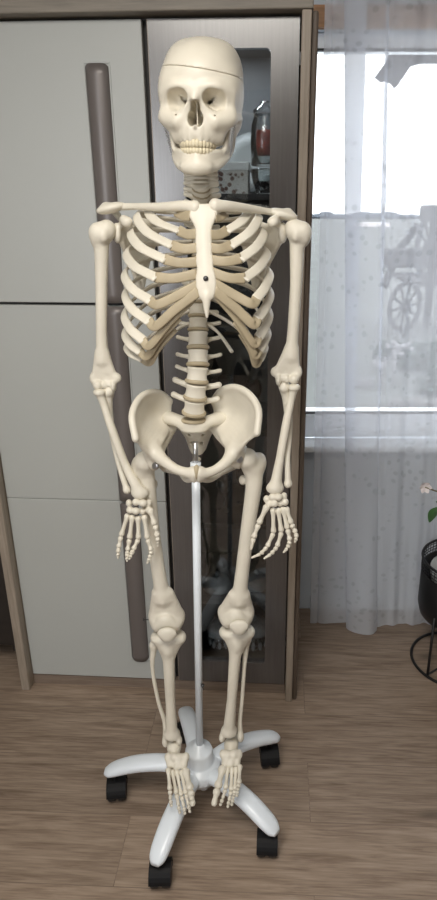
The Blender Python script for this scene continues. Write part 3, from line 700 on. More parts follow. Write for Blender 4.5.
# ---- legs
LEG = {-1: dict(tro=(137, 466), les=(154, 484), sh=[(147, 482), (152, 525), (157.5, 565), (163, 598)], kn=(166.5, 618), tp=(168, 636), tb=(172, 736), fh=(154, 645), fs=[(152.5, 668), (158, 700), (164.5, 722)], fe=(165.5, 742)),
       1: dict(tro=(261, 463), les=(242.5, 480), sh=[(254, 484), (247.5, 530), (242.5, 570), (239, 600)], kn=(236, 614), tp=(237, 630.5), tb=(229, 733), fh=(247, 639), fs=[(244.5, 665), (242, 700), (240, 722)], fe=(240.5, 737))}
YL = 1.25
for s in (-1, 1):
    q = LEG[s]; H = HIP[s]
    tro = A(*q['tro'], 1.258); sh = [A(x, y, np.interp(y, (480, 600), (1.252, YL-.012))) for x, y in q['sh']]; kn = A(*q['kn'], YL)
    c = Carve(.0022)
    c.ell(H+V(s*.008, -.003, 0), .0225, k=.004)
    nk_ = tro*.6+H*.4+V(-s*.004, 0, -.006)
    c.cone(H+V(s*.012, -.002, -.002), nk_, .0135, .0165, k=.010)
    c.ell(tro+V(-s*.004, .004, 0), (.016, .019, .022), k=.014)
    c.curve([nk_+V(0, 0, -.008)]+sh, (.021, .0180, .0155, .0155, .0172), k=.014)
    c.ell(A(*q['les'], 1.268), (.008, .009, .011), k=.010)
    c.sheet([[sh[-1]+V(-.014, .002, .012), sh[-1]+V(.014, .002, .012)], [kn+V(-.026, .004, .004), kn+V(.026, .004, .004)]], (.011, .016), k=.012)
    for t in (-1, 1):
        c.ell(kn+V(t*.020, .004, -.010), (.0185, .030, .0230), k=.007); c.ell(kn+V(t*.0325, .008, .0), (.0070, .016, .015), k=.010)
    c.ell(kn+V(0, -.020, .004), (.020, .010, .018), k=.010)
    c.cone(kn+V(0, -.004, -.036), kn+V(0, .03, -.036), .007, .012, k=.008, cut=True)
    fem = c.build('thigh_bone', B, sk)
    if s < 0:
        g = G(); g.tube([kn+V(-.030, 0, -.004), kn+V(-.052, -.004, -.002)], .0014, 6); g.lathe([(0, 0), (.0035, 0), (.0035, .002), (0, .002)], kn+V(-.052, -.004, -.002), 8, (-1, 0, 0)); g.build('knee_screw', M['screw'], fem, True, label='thin dark screw')
    g = G(); gp = A(155.5, 466, 1.212) if s < 0 else A(239.5, 459.5, 1.212); g.tube([gp, H+V(-s*.004, 0, 0)], .003, 8); g.lathe([(.003, -.002), (.0075, -.002), (.0075, .002), (.003, .002)], gp, 14, (s*.5, -1, .2)); g.build('hip_bolt', M['steel'], fem, True, label='steel hip bolt')
    # kneecap
    pc = A(q['kn'][0]+(3 if s > 0 else .5), q['kn'][1]+(12.5 if s > 0 else 16), YL-.038)
    c = Carve(.0018); c.ell(pc+V(0, 0, .002), (.0225, .0095, .0150), k=.004); c.ell(pc+V(0, .001, -.012), (.011, .007, .010), k=.014); c.build('kneecap', B, sk)
    # shin
    tp = A(*q['tp'], YL); tb = A(*q['tb'], YL-.008); m1 = tp*.75+tb*.25+V(0, -.004, 0); m2 = tp*.35+tb*.65+V(0, -.004, 0)
    c = Carve(.002)
    for t in (-1, 1): c.ell(tp+V(t*.0195, .006, -.006), (.0215, .0235, .0125), k=.008); c.cone(tp+V(t*.026, .002, -.010), tp+V(t*.006, -.004, -.050), .012, .009, k=.012)
    c.curve([tp+V(0, .004, -.014), tp*.88+tb*.12, m1, m2, tb+V(0, 0, .012)], (.026, .0185, .0142, .0118, .0150), k=.010)
    c.ell(tp+V(0, -.016, -.030), (.010, .008, .014), k=.012); c.ell(tb+V(0, .002, .004), (.0205, .019, .014), k=.010); c.ell(tb+V(-s*.018, -.003, -.012), (.0075, .011, .012), k=.008)
    c.build('shin_bone', B, sk)
    fb = [A(*q['fh'], YL+.018)]+[A(x, y, YL+.014) for x, y in q['fs']]+[A(*q['fe'], YL+.010)]
    c = Carve(.0018); c.curve(fb, (.0085, .0050, .0050, .0055, .0075), k=.004); c.ell(fb[0], (.0105, .011, .013), k=.006); c.ell(fb[-1], (.0075, .011, .015), k=.006)
    c.build('calf_bone', B, sk)
    # foot: ankle block and heel, then the rays
    if s < 0:
        an = A(174, 746, 1.240); tars = [(168, 757, 1.205), (174, 757, 1.200), (180, 758, 1.198), (186, 757, 1.202), (170, 764, 1.192), (177, 766, 1.186), (184, 765, 1.186)]
        F = [[(168, 768), (170, 790), (170.5, 800), (171.5, 807)], [(172, 770), (176.5, 794), (178.5, 806), (180, 814)], [(176.5, 770), (181.5, 796), (184, 807), (185, 815)], [(181, 770), (186, 794), (188.5, 805), (190, 813)], [(185, 769), (190.5, 790), (193, 806)]]
    else:
        an = A(231, 745, 1.240); tars = [(239, 754, 1.205), (234, 754, 1.200), (228, 755, 1.198), (223, 754, 1.202), (237, 762, 1.192), (231, 763, 1.186), (225, 763, 1.186)]
        F = [[(240, 765), (239, 784), (237.5, 791), (236.5, 797)], [(236, 767), (235, 790), (233, 799), (231.5, 806)], [(232, 767), (231, 791), (229, 801), (227.5, 808)], [(228, 767), (225.5, 789), (222.5, 799), (220, 806)], [(223.5, 766), (217.5, 788), (213.5, 806)]]
    c = Carve(.0018); c.ell(an+V(0, .004, -.002), (.0175, .022, .014)); c.curve([an+V(0, -.004, -.004), an+V(s*-.002, -.026, -.014), an+V(s*-.002, -.040, -.024)], (.015, .0135, .013), k=.008)
    c.curve([an+V(s*.004, .004, -.018), an+V(s*.004, .036, -.030), an+V(s*.004, .052, -.032)], (.013, .014, .015), k=.008)
    for x, y, yy in tars: c.ell(A(x, y, yy), (.0090, .0115, .0100), k=.008)
    foot = c.build('foot', B, sk)
    for fi, fj in enumerate(F):
        big = fi == 4; ys = np.interp(np.arange(len(fj)), (0, 1, len(fj)-1), (1.180, 1.128, 1.098))
        J = [A(x, y, yy) for (x, y), yy in zip(fj, ys)]
        for k in range(len(J)-1):
            g = G(); a, b = J[k], J[k+1]; d = b-a; d /= np.linalg.norm(d)
            r = ((.0044, .0038, .0033) if not big else (.0070, .0066))[k]
            knuckle(g, a+d*.001, b-d*.001, r, 1.6 if k == 0 else 1.45, 1.45 if k == 0 else 1.1)
            g.build('instep_bone' if k == 0 else 'toe_bone', B, foot, True)

# ================================================================== THE STAND
BX, BY = -.133, 1.269
sd = thing('skeleton_stand', 'white five-legged rolling stand with black casters holding the skeleton', 'stand', (BX, BY, 0))
S_ = M['stand']
top = V(-.1165, 1.272, 1.035); foot0 = V(-.131, 1.269, .175)
def on_pole(z): t = (z-foot0[2])/(top[2]-foot0[2]); return foot0+(top-foot0)*t
g = G(); g.lathe([(0, .098), (.030, .098), (.052, .104), (.056, .116), (.056, .134), (.053, .141), (.038, .144), (.036, .148), (.036, .182), (.033, .190), (.016, .193), (.0125, .205), (0, .205)], (BX, BY, 0), 36); hub = g.build('hub', S_, sd, True)
g = G(); g.lathe([(0, .088), (.011, .088), (.011, .100), (0, .100)], (BX+.012, BY-.03, 0), 14); g.build('lock_screw', S_, hub, True)
zt = A(196, 468, 1.27)[2]
g = G(); g.tube([on_pole(.19), on_pole(.6), on_pole(zt)], .0092, 16); pole = g.build('pole', S_, sd, True)
g = G(); g.tube([on_pole(zt-.002), on_pole(zt+.012)], .0115, 16); g.build('pole_collar', S_, pole, True)
g = G(); g.tube([on_pole(zt), on_pole(1.0), on_pole(1.035)], .0058, 14); g.build('pole_rod', M['steel'], sd, True, label='thin grey steel upper rod')
kz = A(203, 686, 1.262); g = G(); g.lathe([(0, 0), (.004, 0), (.004, .006), (0, .006)], on_pole(kz[2])+V(.008, -.004, 0), 10, (.7, -.7, 0)); g.tube([on_pole(kz[2])+V(.006, -.004, .002), on_pole(kz[2])+V(.013, -.010, -.010)], .0013, 6); g.build('pole_clip', M['screw'], pole, True, label='tiny dark clip on the pole')
CAST = [(-.363, 1.285), (-.212, 1.048), (.045, 1.124), (.058, 1.395), (-.191, 1.492)]
for k, (x, y) in enumerate(CAST):
    d = V(x-BX, y-BY, 0); R = np.linalg.norm(d); d /= R; n = V(-d[1], d[0], 0); o = V(BX, BY, 0)
    # arm: bowed beam, rounded end
    prof = [(.030, .122, .023, .017), (.075, .133, .023, .017), (.125, .132, .0240, .0165), (.177, .122, .0245, .016), (.220, .106, .0235, .015), (.243, .096, .020, .0125), (.256, .091, .011, .007)]
    pts = catmull([[r, z, w, h] for r, z, w, h in prof], 4); v = []; f = []; m = 14
    for r, z, w, h in pts:
        for i in range(m):
            a = 2*PI*i/m; ca, sa = math.cos(a), math.sin(a)
            v.append(o+d*r+n*w*math.copysign(abs(ca)**.75, ca)+V(0, 0, z+h*math.copysign(abs(sa)**.75, sa)))
    for i in range(len(pts)-1):
        for q in range(m): f.append([i*m+q, i*m+(q+1) % m, (i+1)*m+(q+1) % m, (i+1)*m+q])
    f.append(list(range(m-1, -1, -1))); f.append([(len(pts)-1)*m+q for q in range(m)])
    mk('leg', v, f, S_, sd)
    # twin wheel caster
    cc = o+d*(R-.003); a = (.12, .03, -.05, .10, .6)[k]; wx = V(math.cos(a), math.sin(a), 0); wy = V(-wx[1], wx[0], 0)
    g = G()
    for t in (-1, 1):
        g.lathe([(.004, -.0115), (.024, -.0115), (.0285, -.0085), (.0295, 0), (.0285, .0085), (.023, .0115), (.006, .0125)], cc+wx*t*.0135+V(0, 0, .0295), 28, wx)
    ca = G(); ca.lathe([(0, .060), (.006, .060), (.006, .094), (0, .094)], (cc[0], cc[1], 0), 10)
    hv = []; hf = []; m = 12
    for i in range(m+1):
        th = math.radians(-25+200*i/m)
        for wv in (-.0255, .0255):
            for rr in (.0302, .0335): hv.append(cc+wx*wv+wy*rr*math.cos(th)+V(0, 0, .0295+rr*math.sin(th)))
    for i in range(m):
        b = i*4
        for e in ((0, 1), (1, 3), (3, 2), (2, 0)): hf.append([b+e[0], b+e[1], b+4+e[1], b+4+e[0]])
    hf += [[0, 2, 3, 1], [m*4, m*4+1, m*4+3, m*4+2]]
    ca.add(hv, hf); co = ca.build('caster', M['hood'], sd, False, label='black twin-wheel caster')
    g.build('wheel', M['caster'], co, True)
# ================================================================== CABINETS (both run along one line, turned a little)
RZ = -math.atan(.06); CO = V(0, 1.685, 0)
def cab_thing(name, label, cat, u): 
    o = thing(name, label, cat, (u*math.cos(RZ), 1.685+u*math.sin(RZ), 0), RZ); return o
def C2W(u, y, z): return V(u*math.cos(RZ)-y*math.sin(RZ), 1.685+u*math.sin(RZ)+y*math.cos(RZ), z)
DEP = .36
# white cabinet: local x measured from its left edge
U0 = -.760
wc = cab_thing('white_cabinet', 'tall cabinet with three pale glossy doors behind the skeleton on the left', 'cabinet', U0)
def lx(u): return u-U0
g = G(); g.box(lx(-.7305), lx(-.236), .022, DEP, .036, 1.908); g.build('carcass', M['carcass'], wc, local=True)
g = G(); g.box(lx(-.760), lx(-.7315), -.035, DEP, 0, 1.908, .004); g.build('side_panel', M['oak'], wc, local=True, label='grey oak side panel')
g = G(); g.box(lx(-.7315), lx(-.236), .003, .03, 0, .036); g.build('plinth', M['plinth'], wc, local=True, label='brown wood kick board')
def handle(u0, u1, z0, z1, rt, rb):
    """bowed grip strip; rt/rb round its top and bottom corners"""
    v = []; f = []; n = 10; m = 26; w = u1-u0
    for jz in range(m+1):
        z = z0+(z1-z0)*jz/m
        for i in range(n+1):
            t = i/n; zz = z
            e = abs(2*t-1); 
            if jz == m and rt: zz = z-(.006*e**8)
            if jz == 0 and rb: zz = z+(.012*e**6)
            v.append((u0+w*t, -.0015-.0105*(1-(2*t-1)**2)**.8, zz))
    N = len(v); v += [(p[0], .001, p[2]) for p in v]
    for jz in range(m):
        for i in range(n):
            a = jz*(n+1)+i; f.append([a, a+1, a+n+2, a+n+1]); f.append([N+a+n+1, N+a+n+2, N+a+1, N+a])
    for jz in range(m):
        for i, fl in ((0, 0), (n, 1)):
            a = jz*(n+1)+i; q = [a, a+n+1, N+a+n+1, N+a]; f.append(q if not fl else q[::-1])
    for i in range(n):
        f.append([i+1, i, N+i, N+i+1]); a = m*(n+1)+i; f.append([a, a+1, N+a+1, N+a])
    return v, f
for z0, z1, rt, rb, lb in ((1.2665, 1.903, 1, 0, 'upper pale door'), (.6908, 1.2595, 0, 0, 'middle pale door'), (.040, .6893, 1, 1, 'lower pale door')):
    g = G(); g.box(lx(-.7295), lx(-.2485), 0, .02, z0, z1, .0022); do = g.build('door', M['white'], wc, local=True, label=lb)
    h0 = {1.2665: (z0+.001, 1.815), .6908: (z0+.001, z1-.001), .040: (.116, z1-.004)}[z0]
    hu = .0
    v, f = handle(lx(-.386), lx(-.331), h0[0], h0[1], rt, rb); mk('handle', v, f, M['handle'], do, local=True, label='vertical grey-brown grip strip')
    # moulded rim round the grip
    g = G()
    for a, b in ((-.3905, -.3872), (-.3298, -.3265)): g.box(lx(a), lx(b), -.0022, .001, h0[0], h0[1]+(.003 if rt else 0), .0008)
    if rt: g.box(lx(-.3905), lx(-.3265), -.0022, .001, h0[1]+.001, h0[1]+.0045, .0008)
    if rb: g.box(lx(-.3905), lx(-.3265), -.0022, .001, h0[0]-.0045, h0[0]-.001, .0008)
    g.build('handle_rim', M['white'], do, local=True)
# glass door cabinet
U1 = -.236
gc = cab_thing('display_cabinet', 'dark wood glass-door display cabinet directly behind the skeleton', 'cabinet', U1)
def lg(u): return u-U1
g = G()
g.box(lg(-.236), lg(-.222), .024, DEP, .036, 1.908); g.box(lg(.100), lg(.114), .024, DEP, .036, 1.908)
g.box(lg(-.222), lg(.100), .024, DEP, 1.890, 1.908); g.box(lg(-.222), lg(.100), .024, DEP, .036, .105); g.build('carcass', M['carcass'], gc, local=True)
M['back'] = mat('cabinet_back', (.10, .105, .11), .5)
M['shelf'] = mat('dark_shelf', (.012, .011, .011), .4)
g = G(); g.box(lg(-.222), lg(.100), DEP-.012, DEP-.002, .105, 1.890); g.build('back_panel', M['back'], gc, local=True, label='grey cabinet back')
SHELF = (1.535, 1.20, .90, .60, .325)
for z in SHELF:
    g = G(); g.box(lg(-.222), lg(.100), .045, DEP-.012, z-.016, z, .001); g.build('shelf', M['shelf'], gc, local=True)
g = G(); D0, D1, Z0, Z1 = -.2345, .1125, .040, 1.903; a0, a1, b0, b1 = -.160, .048, .120, 1.843
# frame with rounded glass opening: outer ring to inner ring
def rrect(x0, x1, z0, z1, r, n=5):
    p = []
    for cx, cz, s in ((x1-r, z1-r, 0), (x0+r, z1-r, 1), (x0+r, z0+r, 2), (x1-r, z0+r, 3)):
        for i in range(n+1):
            a = PI/2*(s+i/n); p.append((cx+r*math.cos(a), cz+r*math.sin(a)))
    return p
ou = rrect(lg(D0), lg(D1), Z0, Z1, .002); inn = rrect(lg(a0), lg(a1), b0, b1, .012); n = len(ou)
v = [(x, 0, z) for x, z in ou]+[(x, 0, z) for x, z in inn]+[(x, .021, z) for x, z in ou]+[(x, .021, z) for x, z in inn]; f = []
for i in range(n):
    k = (i+1) % n
    f += [[i, n+i, n+k, k], [2*n+i, 2*n+k, 3*n+k, 3*n+i], [i, k, 2*n+k, 2*n+i], [n+k, n+i, 3*n+i, 3*n+k]]
dr = mk('door', v, f, M['door'], gc, False, True, label='dark wood door frame round the glass')
g = G(); g.box(lg(a0)-.006, lg(a1)+.006, .009, .013, b0-.006, b1+.006); g.build('glass_pane', M['glass'], dr, local=True)
g = G(); g.box(lg(-.2362), lg(-.2347), .001, .021, Z0, Z1); g.build('door_edge', M['oak'], dr, local=True, label='light oak edging strip')
for z in (1.82, .20): 
    g = G(); g.box(lg(.1128), lg(.1168), -.004, .03, z-.014, z+.014, .001); g.build('hinge', M['screw'], gc, local=True)
g = G(); g.box(lg(-.236), lg(.114), .003, .03, 0, .036); g.build('plinth', M['plinth'], gc, local=True, label='brown wood kick board')
g = G(); g.box(lg(.1165), lg(.1385), -.035, DEP, 0, 1.908, .003); g.build('side_panel', M['oak'], gc, local=True, label='grey oak side panel')
M['oakd'] = wood('side_cover_wood', (.085, .062, .045), (.14, .105, .08), .55, (14, 14, .7))
g = G(); g.box(lg(.139), lg(.1535), -.026, DEP, 0, 1.908, .005); g.build('side_cover', M['oakd'], gc, local=True, label='darker brown outer side board')
tb_ = cab_thing('cabinet_top_board', 'long grey oak board lying across the tops of both cabinets', 'board', -.30)
g = G(); g.box(-.75, .4415, -.035, DEP, 1.909, 1.955, .003); g.build('board', M['oakh'], tb_, local=True)

# ---- what stands behind the glass
def inside(name, label, cat, u, y, z, group=None): return thing(name, label, cat, C2W(u, y, z), RZ, group)
bx = inside('gift_box', 'pale card box printed with brown flowers behind the glass beside the neck', 'box', -.098, .18, SHELF[0]+.0005)
g = G(); g.box(-.085, .085, -.05, .05, 0, .060, .001); g.build('box_body', M['print'], bx, local=True)
g = G(); g.box(-.087, .087, -.052, .052, .058, .078, .001); g.build('lid', M['whitepot'], bx, local=True)
cz = inside('cut_crystal_bowl', 'cut glass bowl under the red jar behind the cabinet glass', 'bowl', .030, .12, SHELF[0]+.0005)
g = G(); pr_ = [(.02, 0), (.026, .002), (.022, .010), (.030, .030), (.034, .050), (.035, .056), (.033, .056), (.027, .030), (.004, .012), (0, .012)]; g.lathe(pr_, (0, 0, 0), 12); g.build('bowl_body', M['crystal'], cz, local=True)
g = G(); g.lathe([(.033, .0565), (.035, .0565), (.035, .060), (.0, .064)], (0, 0, 0), 24); g.build('bowl_lid', M['crystal'], cz, True, True)
jr = inside('glass_jar', 'clear jar with red contents behind the glass right of the skull', 'jar', .030, .12, SHELF[0]+.067)
g = G(); g.lathe([(0, 0), (.030, 0), (.034, .004), (.036, .060), (.034, .095), (.028, .112), (.028, .120), (.025, .120), (.025, .112), (.031, .094), (.033, .060), (.031, .006), (0, .004)], (0, 0, 0), 28); g.build('jar_glass', M['crystal'], jr, True, True)
g = G(); g.lathe([(0, .026), (.030, .026), (.031, .06), (.030, .082), (0, .086)], (0, 0, 0), 24); g.build('jar_contents', M['redc'], jr, True, True, label='red contents')
g = G(); g.lathe([(0, .1205), (.030, .1205), (.030, .130), (.012, .140), (.012, .148), (0, .150)], (0, 0, 0), 24); g.build('stopper', M['crystal'], jr, True, True)
M['plate'] = mat('grey_glaze', (.20, .215, .21), .4)
pl = inside('grey_plate', 'round grey plate leaning at the back behind the card box', 'plate', -.010, .30, SHELF[0]+.001)
g = G(); g.lathe([(0, 0), (.05, .002), (.078, .012), (.082, .014), (.08, .017), (.05, .006), (0, .004)], (0, .01, .0835), 32, (0, -1, .22)); g.build('plate_body', M['plate'], pl, True, True)
M['glassmilk'] = mat('pressed_glass', (.55, .57, .57), .12, noise=(30, .3), coat=.5)
def bowl(u, y, z, r, h, lab, ribs=1):
    o = inside('glass_bowl', lab, 'bowl', u, y, z, 'glass bowls at the bottom of the display cabinet')
    g = G(); g.lathe([(0, 0), (r*.45, 0), (r*.5, .004), (r*.8, h*.4), (r, h), (r*.96, h), (r*.75, h*.45), (r*.4, .008), (0, .007)], (0, 0, 0), 28); g.build('bowl_body', M['crystal'], o, True, True)
    g = G(); 
    for i in range(12):
        a = 2*PI*i/12; g.ball((r*.86*math.cos(a), r*.86*math.sin(a), h*.5), (r*.15, r*.15, h*.26), 5)
    g.build('facets', M['glassmilk'], o, True, True)
bowl(-.105, .10, .1055, .046, .058, 'glass bowl at cabinet bottom, between the pole and the knee')
bowl(.008, .10, .1055, .052, .070, 'glass bowl at cabinet bottom, right of the knee')
def dome(u, y, z, r, h, lab):
    o = inside('glass_cover', lab, 'dish', u, y, z, 'domed dishes in the display cabinet')
    g = G(); g.lathe([(r, 0), (r, .006), (r*.95, h*.5), (r*.7, h*.85), (r*.3, h), (0, h)], (0, 0, 0), 28); g.build('dome', M['glassmilk'], o, True, True)
    g = G(); g.ball((0, 0, h+.007), .009, 7); g.build('knob', M['glassmilk'], o, True, True)
dome(-.105, .10, .1645, .048, .040, 'domed glass dish stacked on the bowl beside the pole')
dome(.010, .10, .1765, .050, .042, 'domed glass dish stacked on the bowl right of the knee')
dome(-.115, .12, SHELF[4]+.0005, .048, .045, 'domed dish on the shelf left of the knee, above the bowls')
dome(.012, .14, SHELF[4]+.0005, .044, .042, 'domed dish on the shelf right of the knee, above the bowls')
M['darkglass'] = mat('smoked_glass', (.035, .038, .040), .12, coat=.6)
for k, (u, y, z, h, r, lab) in enumerate(((-.09, .14, SHELF[3], .11, .026, 'dark glass goblet behind the glass right of the pole'), (-.03, .20, SHELF[3], .12, .028, 'dark glass goblet second from the pole behind glass'), (.03, .15, SHELF[3], .10, .026, 'dark glass goblet behind the right hand'), (-.08, .16, SHELF[2], .13, .028, 'dark goblet behind the glass below the pubic arch'), (.0, .15, SHELF[2], .12, .027, 'dark goblet behind the right hip bone'), (.02, .16, SHELF[1], .12, .028, 'dark goblet behind the lower right ribs'))):
    o = inside('goblet', lab, 'goblet', u, y, z+.0005, 'smoked goblets in the display cabinet')
    g = G(); g.lathe([(0, 0), (r*.9, 0), (r*.9, .003), (.004, .008), (.004, h*.45), (r*.6, h*.52), (r, h*.75), (r*.9, h), (r*.84, h), (r*.9, h*.75), (r*.5, h*.57), (0, h*.54)], (0, 0, 0), 20); g.build('goblet_body', M['darkglass'], o, True, True)

# ---- dark open unit at far left
du = thing('dark_shelf_unit', 'dark brown open shelf unit at the left edge beside the white cabinet', 'shelf unit', (-1.12, 1.76, 0), RZ)
g = G(); g.box(-.33, -.30, -.34, .36, 0, .75); g.build('side_board', M['dkbrown'], du, local=True)
g = G(); g.box(.318, .33, .03, .36, .10, .75); g.build('side_board', M['dkbrown'], du, local=True)
g = G(); g.box(-.33, .33, -.34, .36, .752, .78); g.build('top_board', M['dkbrown'], du, local=True)
g = G(); g.box(-.298, .316, .34, .358, 0, .748); g.build('back_board', M['dkbrown'], du, local=True)
g = G(); g.box(-.298, .316, .06, .08, .10, .75); g.build('niche_shade_panel', M['dkbrown'], du, local=True)  # dark sheet added to stand for the deep shade of the open niche
for z in (.12,): 
    g = G(); g.box(-.298, .316, .082, .338, z, z+.022); g.build('shelf', M['dkbrown'], du, local=True)

# ================================================================== ROOM
def st_(g, name, m): return g.build(name, m, None, kind='structure')
WY, WT = 2.16, .20
g = G(); g.box(-2.2, 2.4, -2.6, WY+WT, -.12, 0); st_(g, 'floor', M['floor'])
g = G(); g.box(-2.2, 2.4, -2.6, WY+WT, 2.42, 2.52); st_(g, 'ceiling', M['ceil'])
SILL = A(340, 447, WY-.07)[2]; LOW = A(340, 413, WY+.028)[2]; HIGH = A(340, 49.5, WY+.028)[2]
wz0, wz1, wx0, wx1 = SILL, 1.985, .10, 1.55
M['wallrear'] = mat('rear_wall_paint', (.52, .53, .55), .9, noise=(4, .05))
g = G(); g.box(-2.2, wx0, WY, WY+WT, 0, 2.42); g.box(wx1, 2.4, WY, WY+WT, 0, 2.42); g.box(wx0, wx1, WY, WY+WT, 0, wz0-.023); g.box(wx0, wx1, WY, WY+WT, wz1, 2.42); st_(g, 'wall_back', M['wall'])
g = G(); g.box(-2.3, -2.2, -2.6, WY+WT, 0, 2.42); st_(g, 'wall_left', M['wallroom'])
g = G(); g.box(2.4, 2.5, -2.6, WY+WT, 0, 2.42); st_(g, 'wall_right', M['wallroom'])
# wall behind the photographer with its own window opening
g = G(); g.box(-2.3, -2.1, -2.7, -2.6, 0, 2.42); g.box(-1.15, 2.5, -2.7, -2.6, 0, 2.42); g.box(-2.1, -1.15, -2.7, -2.6, 0, .85); g.box(-2.1, -1.15, -2.7, -2.6, 2.2, 2.42); st_(g, 'wall_front', M['wallrear'])
g = G(); g.box(-1.1, 2.4, -2.6, -2.55, 0, 1.80, .004); st_(g, 'added_reflection_panel', M['dkbrown'])  # unseen dark panel, added to darken the lower reflections in the glossy door
g = G(); g.box(.24, 2.4, WY-.014, WY, 0, .06, .003); st_(g, 'baseboard_back', M['wall'])
g = G(); g.box(.16, wx1+.2, WY-.03, WY-.001, 1.985, 2.04, .003); st_(g, 'trim_1', M['lintel'])
g = G(); g.box(.16, wx1+.05, WY-.07, WY+.03, SILL-.022, SILL, .005); st_(g, 'trim_2', M['frame_w'])
# window
wn = bpy.data.objects.new('window_1', None); COL.objects.link(wn); wn.location = (wx0, WY, wz0); wn['kind'] = 'structure'
g = G(); y0, y1 = WY+.03, WY+.10
g.box(wx0, wx1, y0, y1, wz0, LOW, .004); g.box(wx0, wx1, y0, y1, HIGH, wz1, .004); g.box(wx0, wx0+.06, y0, y1, LOW, HIGH, .004); g.box(wx1-.06, wx1, y0, y1, LOW, HIGH, .004)
wf = g.build('window_frame', M['frame_w'], wn)
g = G(); g.box(wx0+.06, wx1-.06, y0-.002, y0+.012, LOW-.003, LOW+.004); g.box(wx0+.06, wx1-.06, y0-.002, y0+.012, HIGH-.004, HIGH+.003); g.build('window_seal', M['black'], wf)
g = G(); g.box(wx0+.05, wx1-.05, y0+.004, y0+.010, LOW-.02, HIGH+.02); g.build('window_pane', M['winglass'], wn)

# curtain
PLEATS = [(.060, .040, .075, .024, .13), (.130, .010, .015, .012, -.03), (.012, .008, .012, .008, 0), (.43, .012, .016, .012, 0), (.52, .02, .03, .016, -.02), (.62, .02, .03, .016, 0), (.75, .025, .03, .016, 0), (.88, .02, .03, .016, 0)]
def curtain():
    ns, nz = 560, 70; zt_, zb = 2.360, .012; v = []; f = []
    for jz in range(nz+1):
        t = jz/nz; z = zt_+(zb-zt_)*t
        for i in range(ns+1):
            s = i/ns
            x = .205+1.15*s+.13*t*math.exp(-((s-.10)/(.10 if s < .10 else .30))**2)-.02*t*math.exp(-((s-.02)/.05)**2)
            y = 2.042+.008*math.sin(2*PI*9.3*s+.9*math.sin(3*t))+.002*math.sin(2*PI*23*s+2.0*t)+.004*math.sin(2*PI*4.1*s+1)
            for sc_, wd_, ax, ay, ln in PLEATS:
                d = (s-sc_)/wd_; e = math.exp(-d*d); k_ = 1-.25*t if ln > .1 else 1-.5*abs(math.sin(3*t+40*sc_))
                x += ax*e*math.sin(-d*2.6)*k_+(ln*.3*t*e if ln < .1 else 0); y += ay*e*math.cos(d*2.6)*k_
            # hem pulled forward where the big pleat meets the floor
            y -= .10*math.exp(-((s-.105)/.035)**2)*max(0, t-.75)*2+.012*math.sin(2*PI*3*s)**2*max(0, t-.8)*4
            v.append((x, y, z))
    for jz in range(nz):
        for i in range(ns):
            a = jz*(ns+1)+i; f.append([a, a+1, a+ns+2, a+ns+1])
    return np.array(v), np.array(f)
v, f = curtain()
mk('sheer_curtain', v, f, M['sheer'], None, True, **rootkw('white sheer curtain with faint leaf pattern hanging in front of the window', 'curtain'))
# rod that carries it
g = G(); g.tube([(.15, 2.042, 2.375), (1.6, 2.042, 2.375)], .010, 12); g.build('curtain_rod', M['steel'], None, True, **rootkw('slim metal rod above the window carrying the sheer curtain', 'curtain rod'))

# ---- plant stand
ps = thing('plant_stand', 'black wire plant stand with mesh basket at the right edge', 'plant stand', (.728, 1.845, 0))
cx_, cy_ = .728, 1.845; RR = .152; PR = .150
ring = [(cx_+RR*math.cos(a), cy_+RR*math.sin(a), .006) for a in np.linspace(0, 2*PI, 49)]
g = G(); g.tube(ring, .0050, 8, False); g.build('floor_ring', M['black'], ps, True)
for k in range(3):
    a = math.radians(215+120*k); p = (cx_+RR*.97*math.cos(a), cy_+RR*.97*math.sin(a)); g = G(); g.tube([(p[0], p[1], .006), (p[0], p[1], .24)], .0048, 8); g.build('leg', M['black'], ps, True)
    g = G(); g.tube([(p[0], p[1], .010), (cx_, cy_, .010)], .0035, 6); g.build('cross_bar', M['black'], ps, True)
g = G(); g.lathe([(0, .185), (PR*.75, .185), (PR*.95, .202), (PR, .232), (PR, .365), (PR-.004, .365), (PR-.004, .234), (PR*.9, .206), (0, .194)], (cx_, cy_, 0), 48); g.build('basket', M['black'], ps, True)
g = G(); n = 64
for z in (.366, .377, .388, .399): g.tube([(cx_+PR*math.cos(a), cy_+PR*math.sin(a), z) for a in np.linspace(0, 2*PI, 49)], .0014, 5, False)
for k in range(n):
    a = 2*PI*k/n; g.tube([(cx_+PR*math.cos(a), cy_+PR*math.sin(a), .363), (cx_+PR*math.cos(a), cy_+PR*math.sin(a), .408)], .0014, 4)
g.tube([(cx_+PR*math.cos(a), cy_+PR*math.sin(a), .410) for a in np.linspace(0, 2*PI, 49)], .0045, 8, False); g.build('mesh_rim', M['black'], ps, True, label='black perforated mesh rim')
fp = thing('flowering_plant', 'green-leaved plant with white flower in a pale pot inside the black basket', 'plant', (cx_, cy_, .1955))
g = G(); g.lathe([(0, .1955), (.09, .1955), (.116, .33), (.121, .370), (.113, .370), (.107, .335), (0, .33)], (cx_, cy_, 0), 36); g.build('flowerpot', M['whitepot'], fp, True)
g = G(); g.lathe([(0, .331), (.105, .331), (.09, .340), (0, .346)], (cx_, cy_, 0), 24); g.build('soil', M['soil'], fp, True)
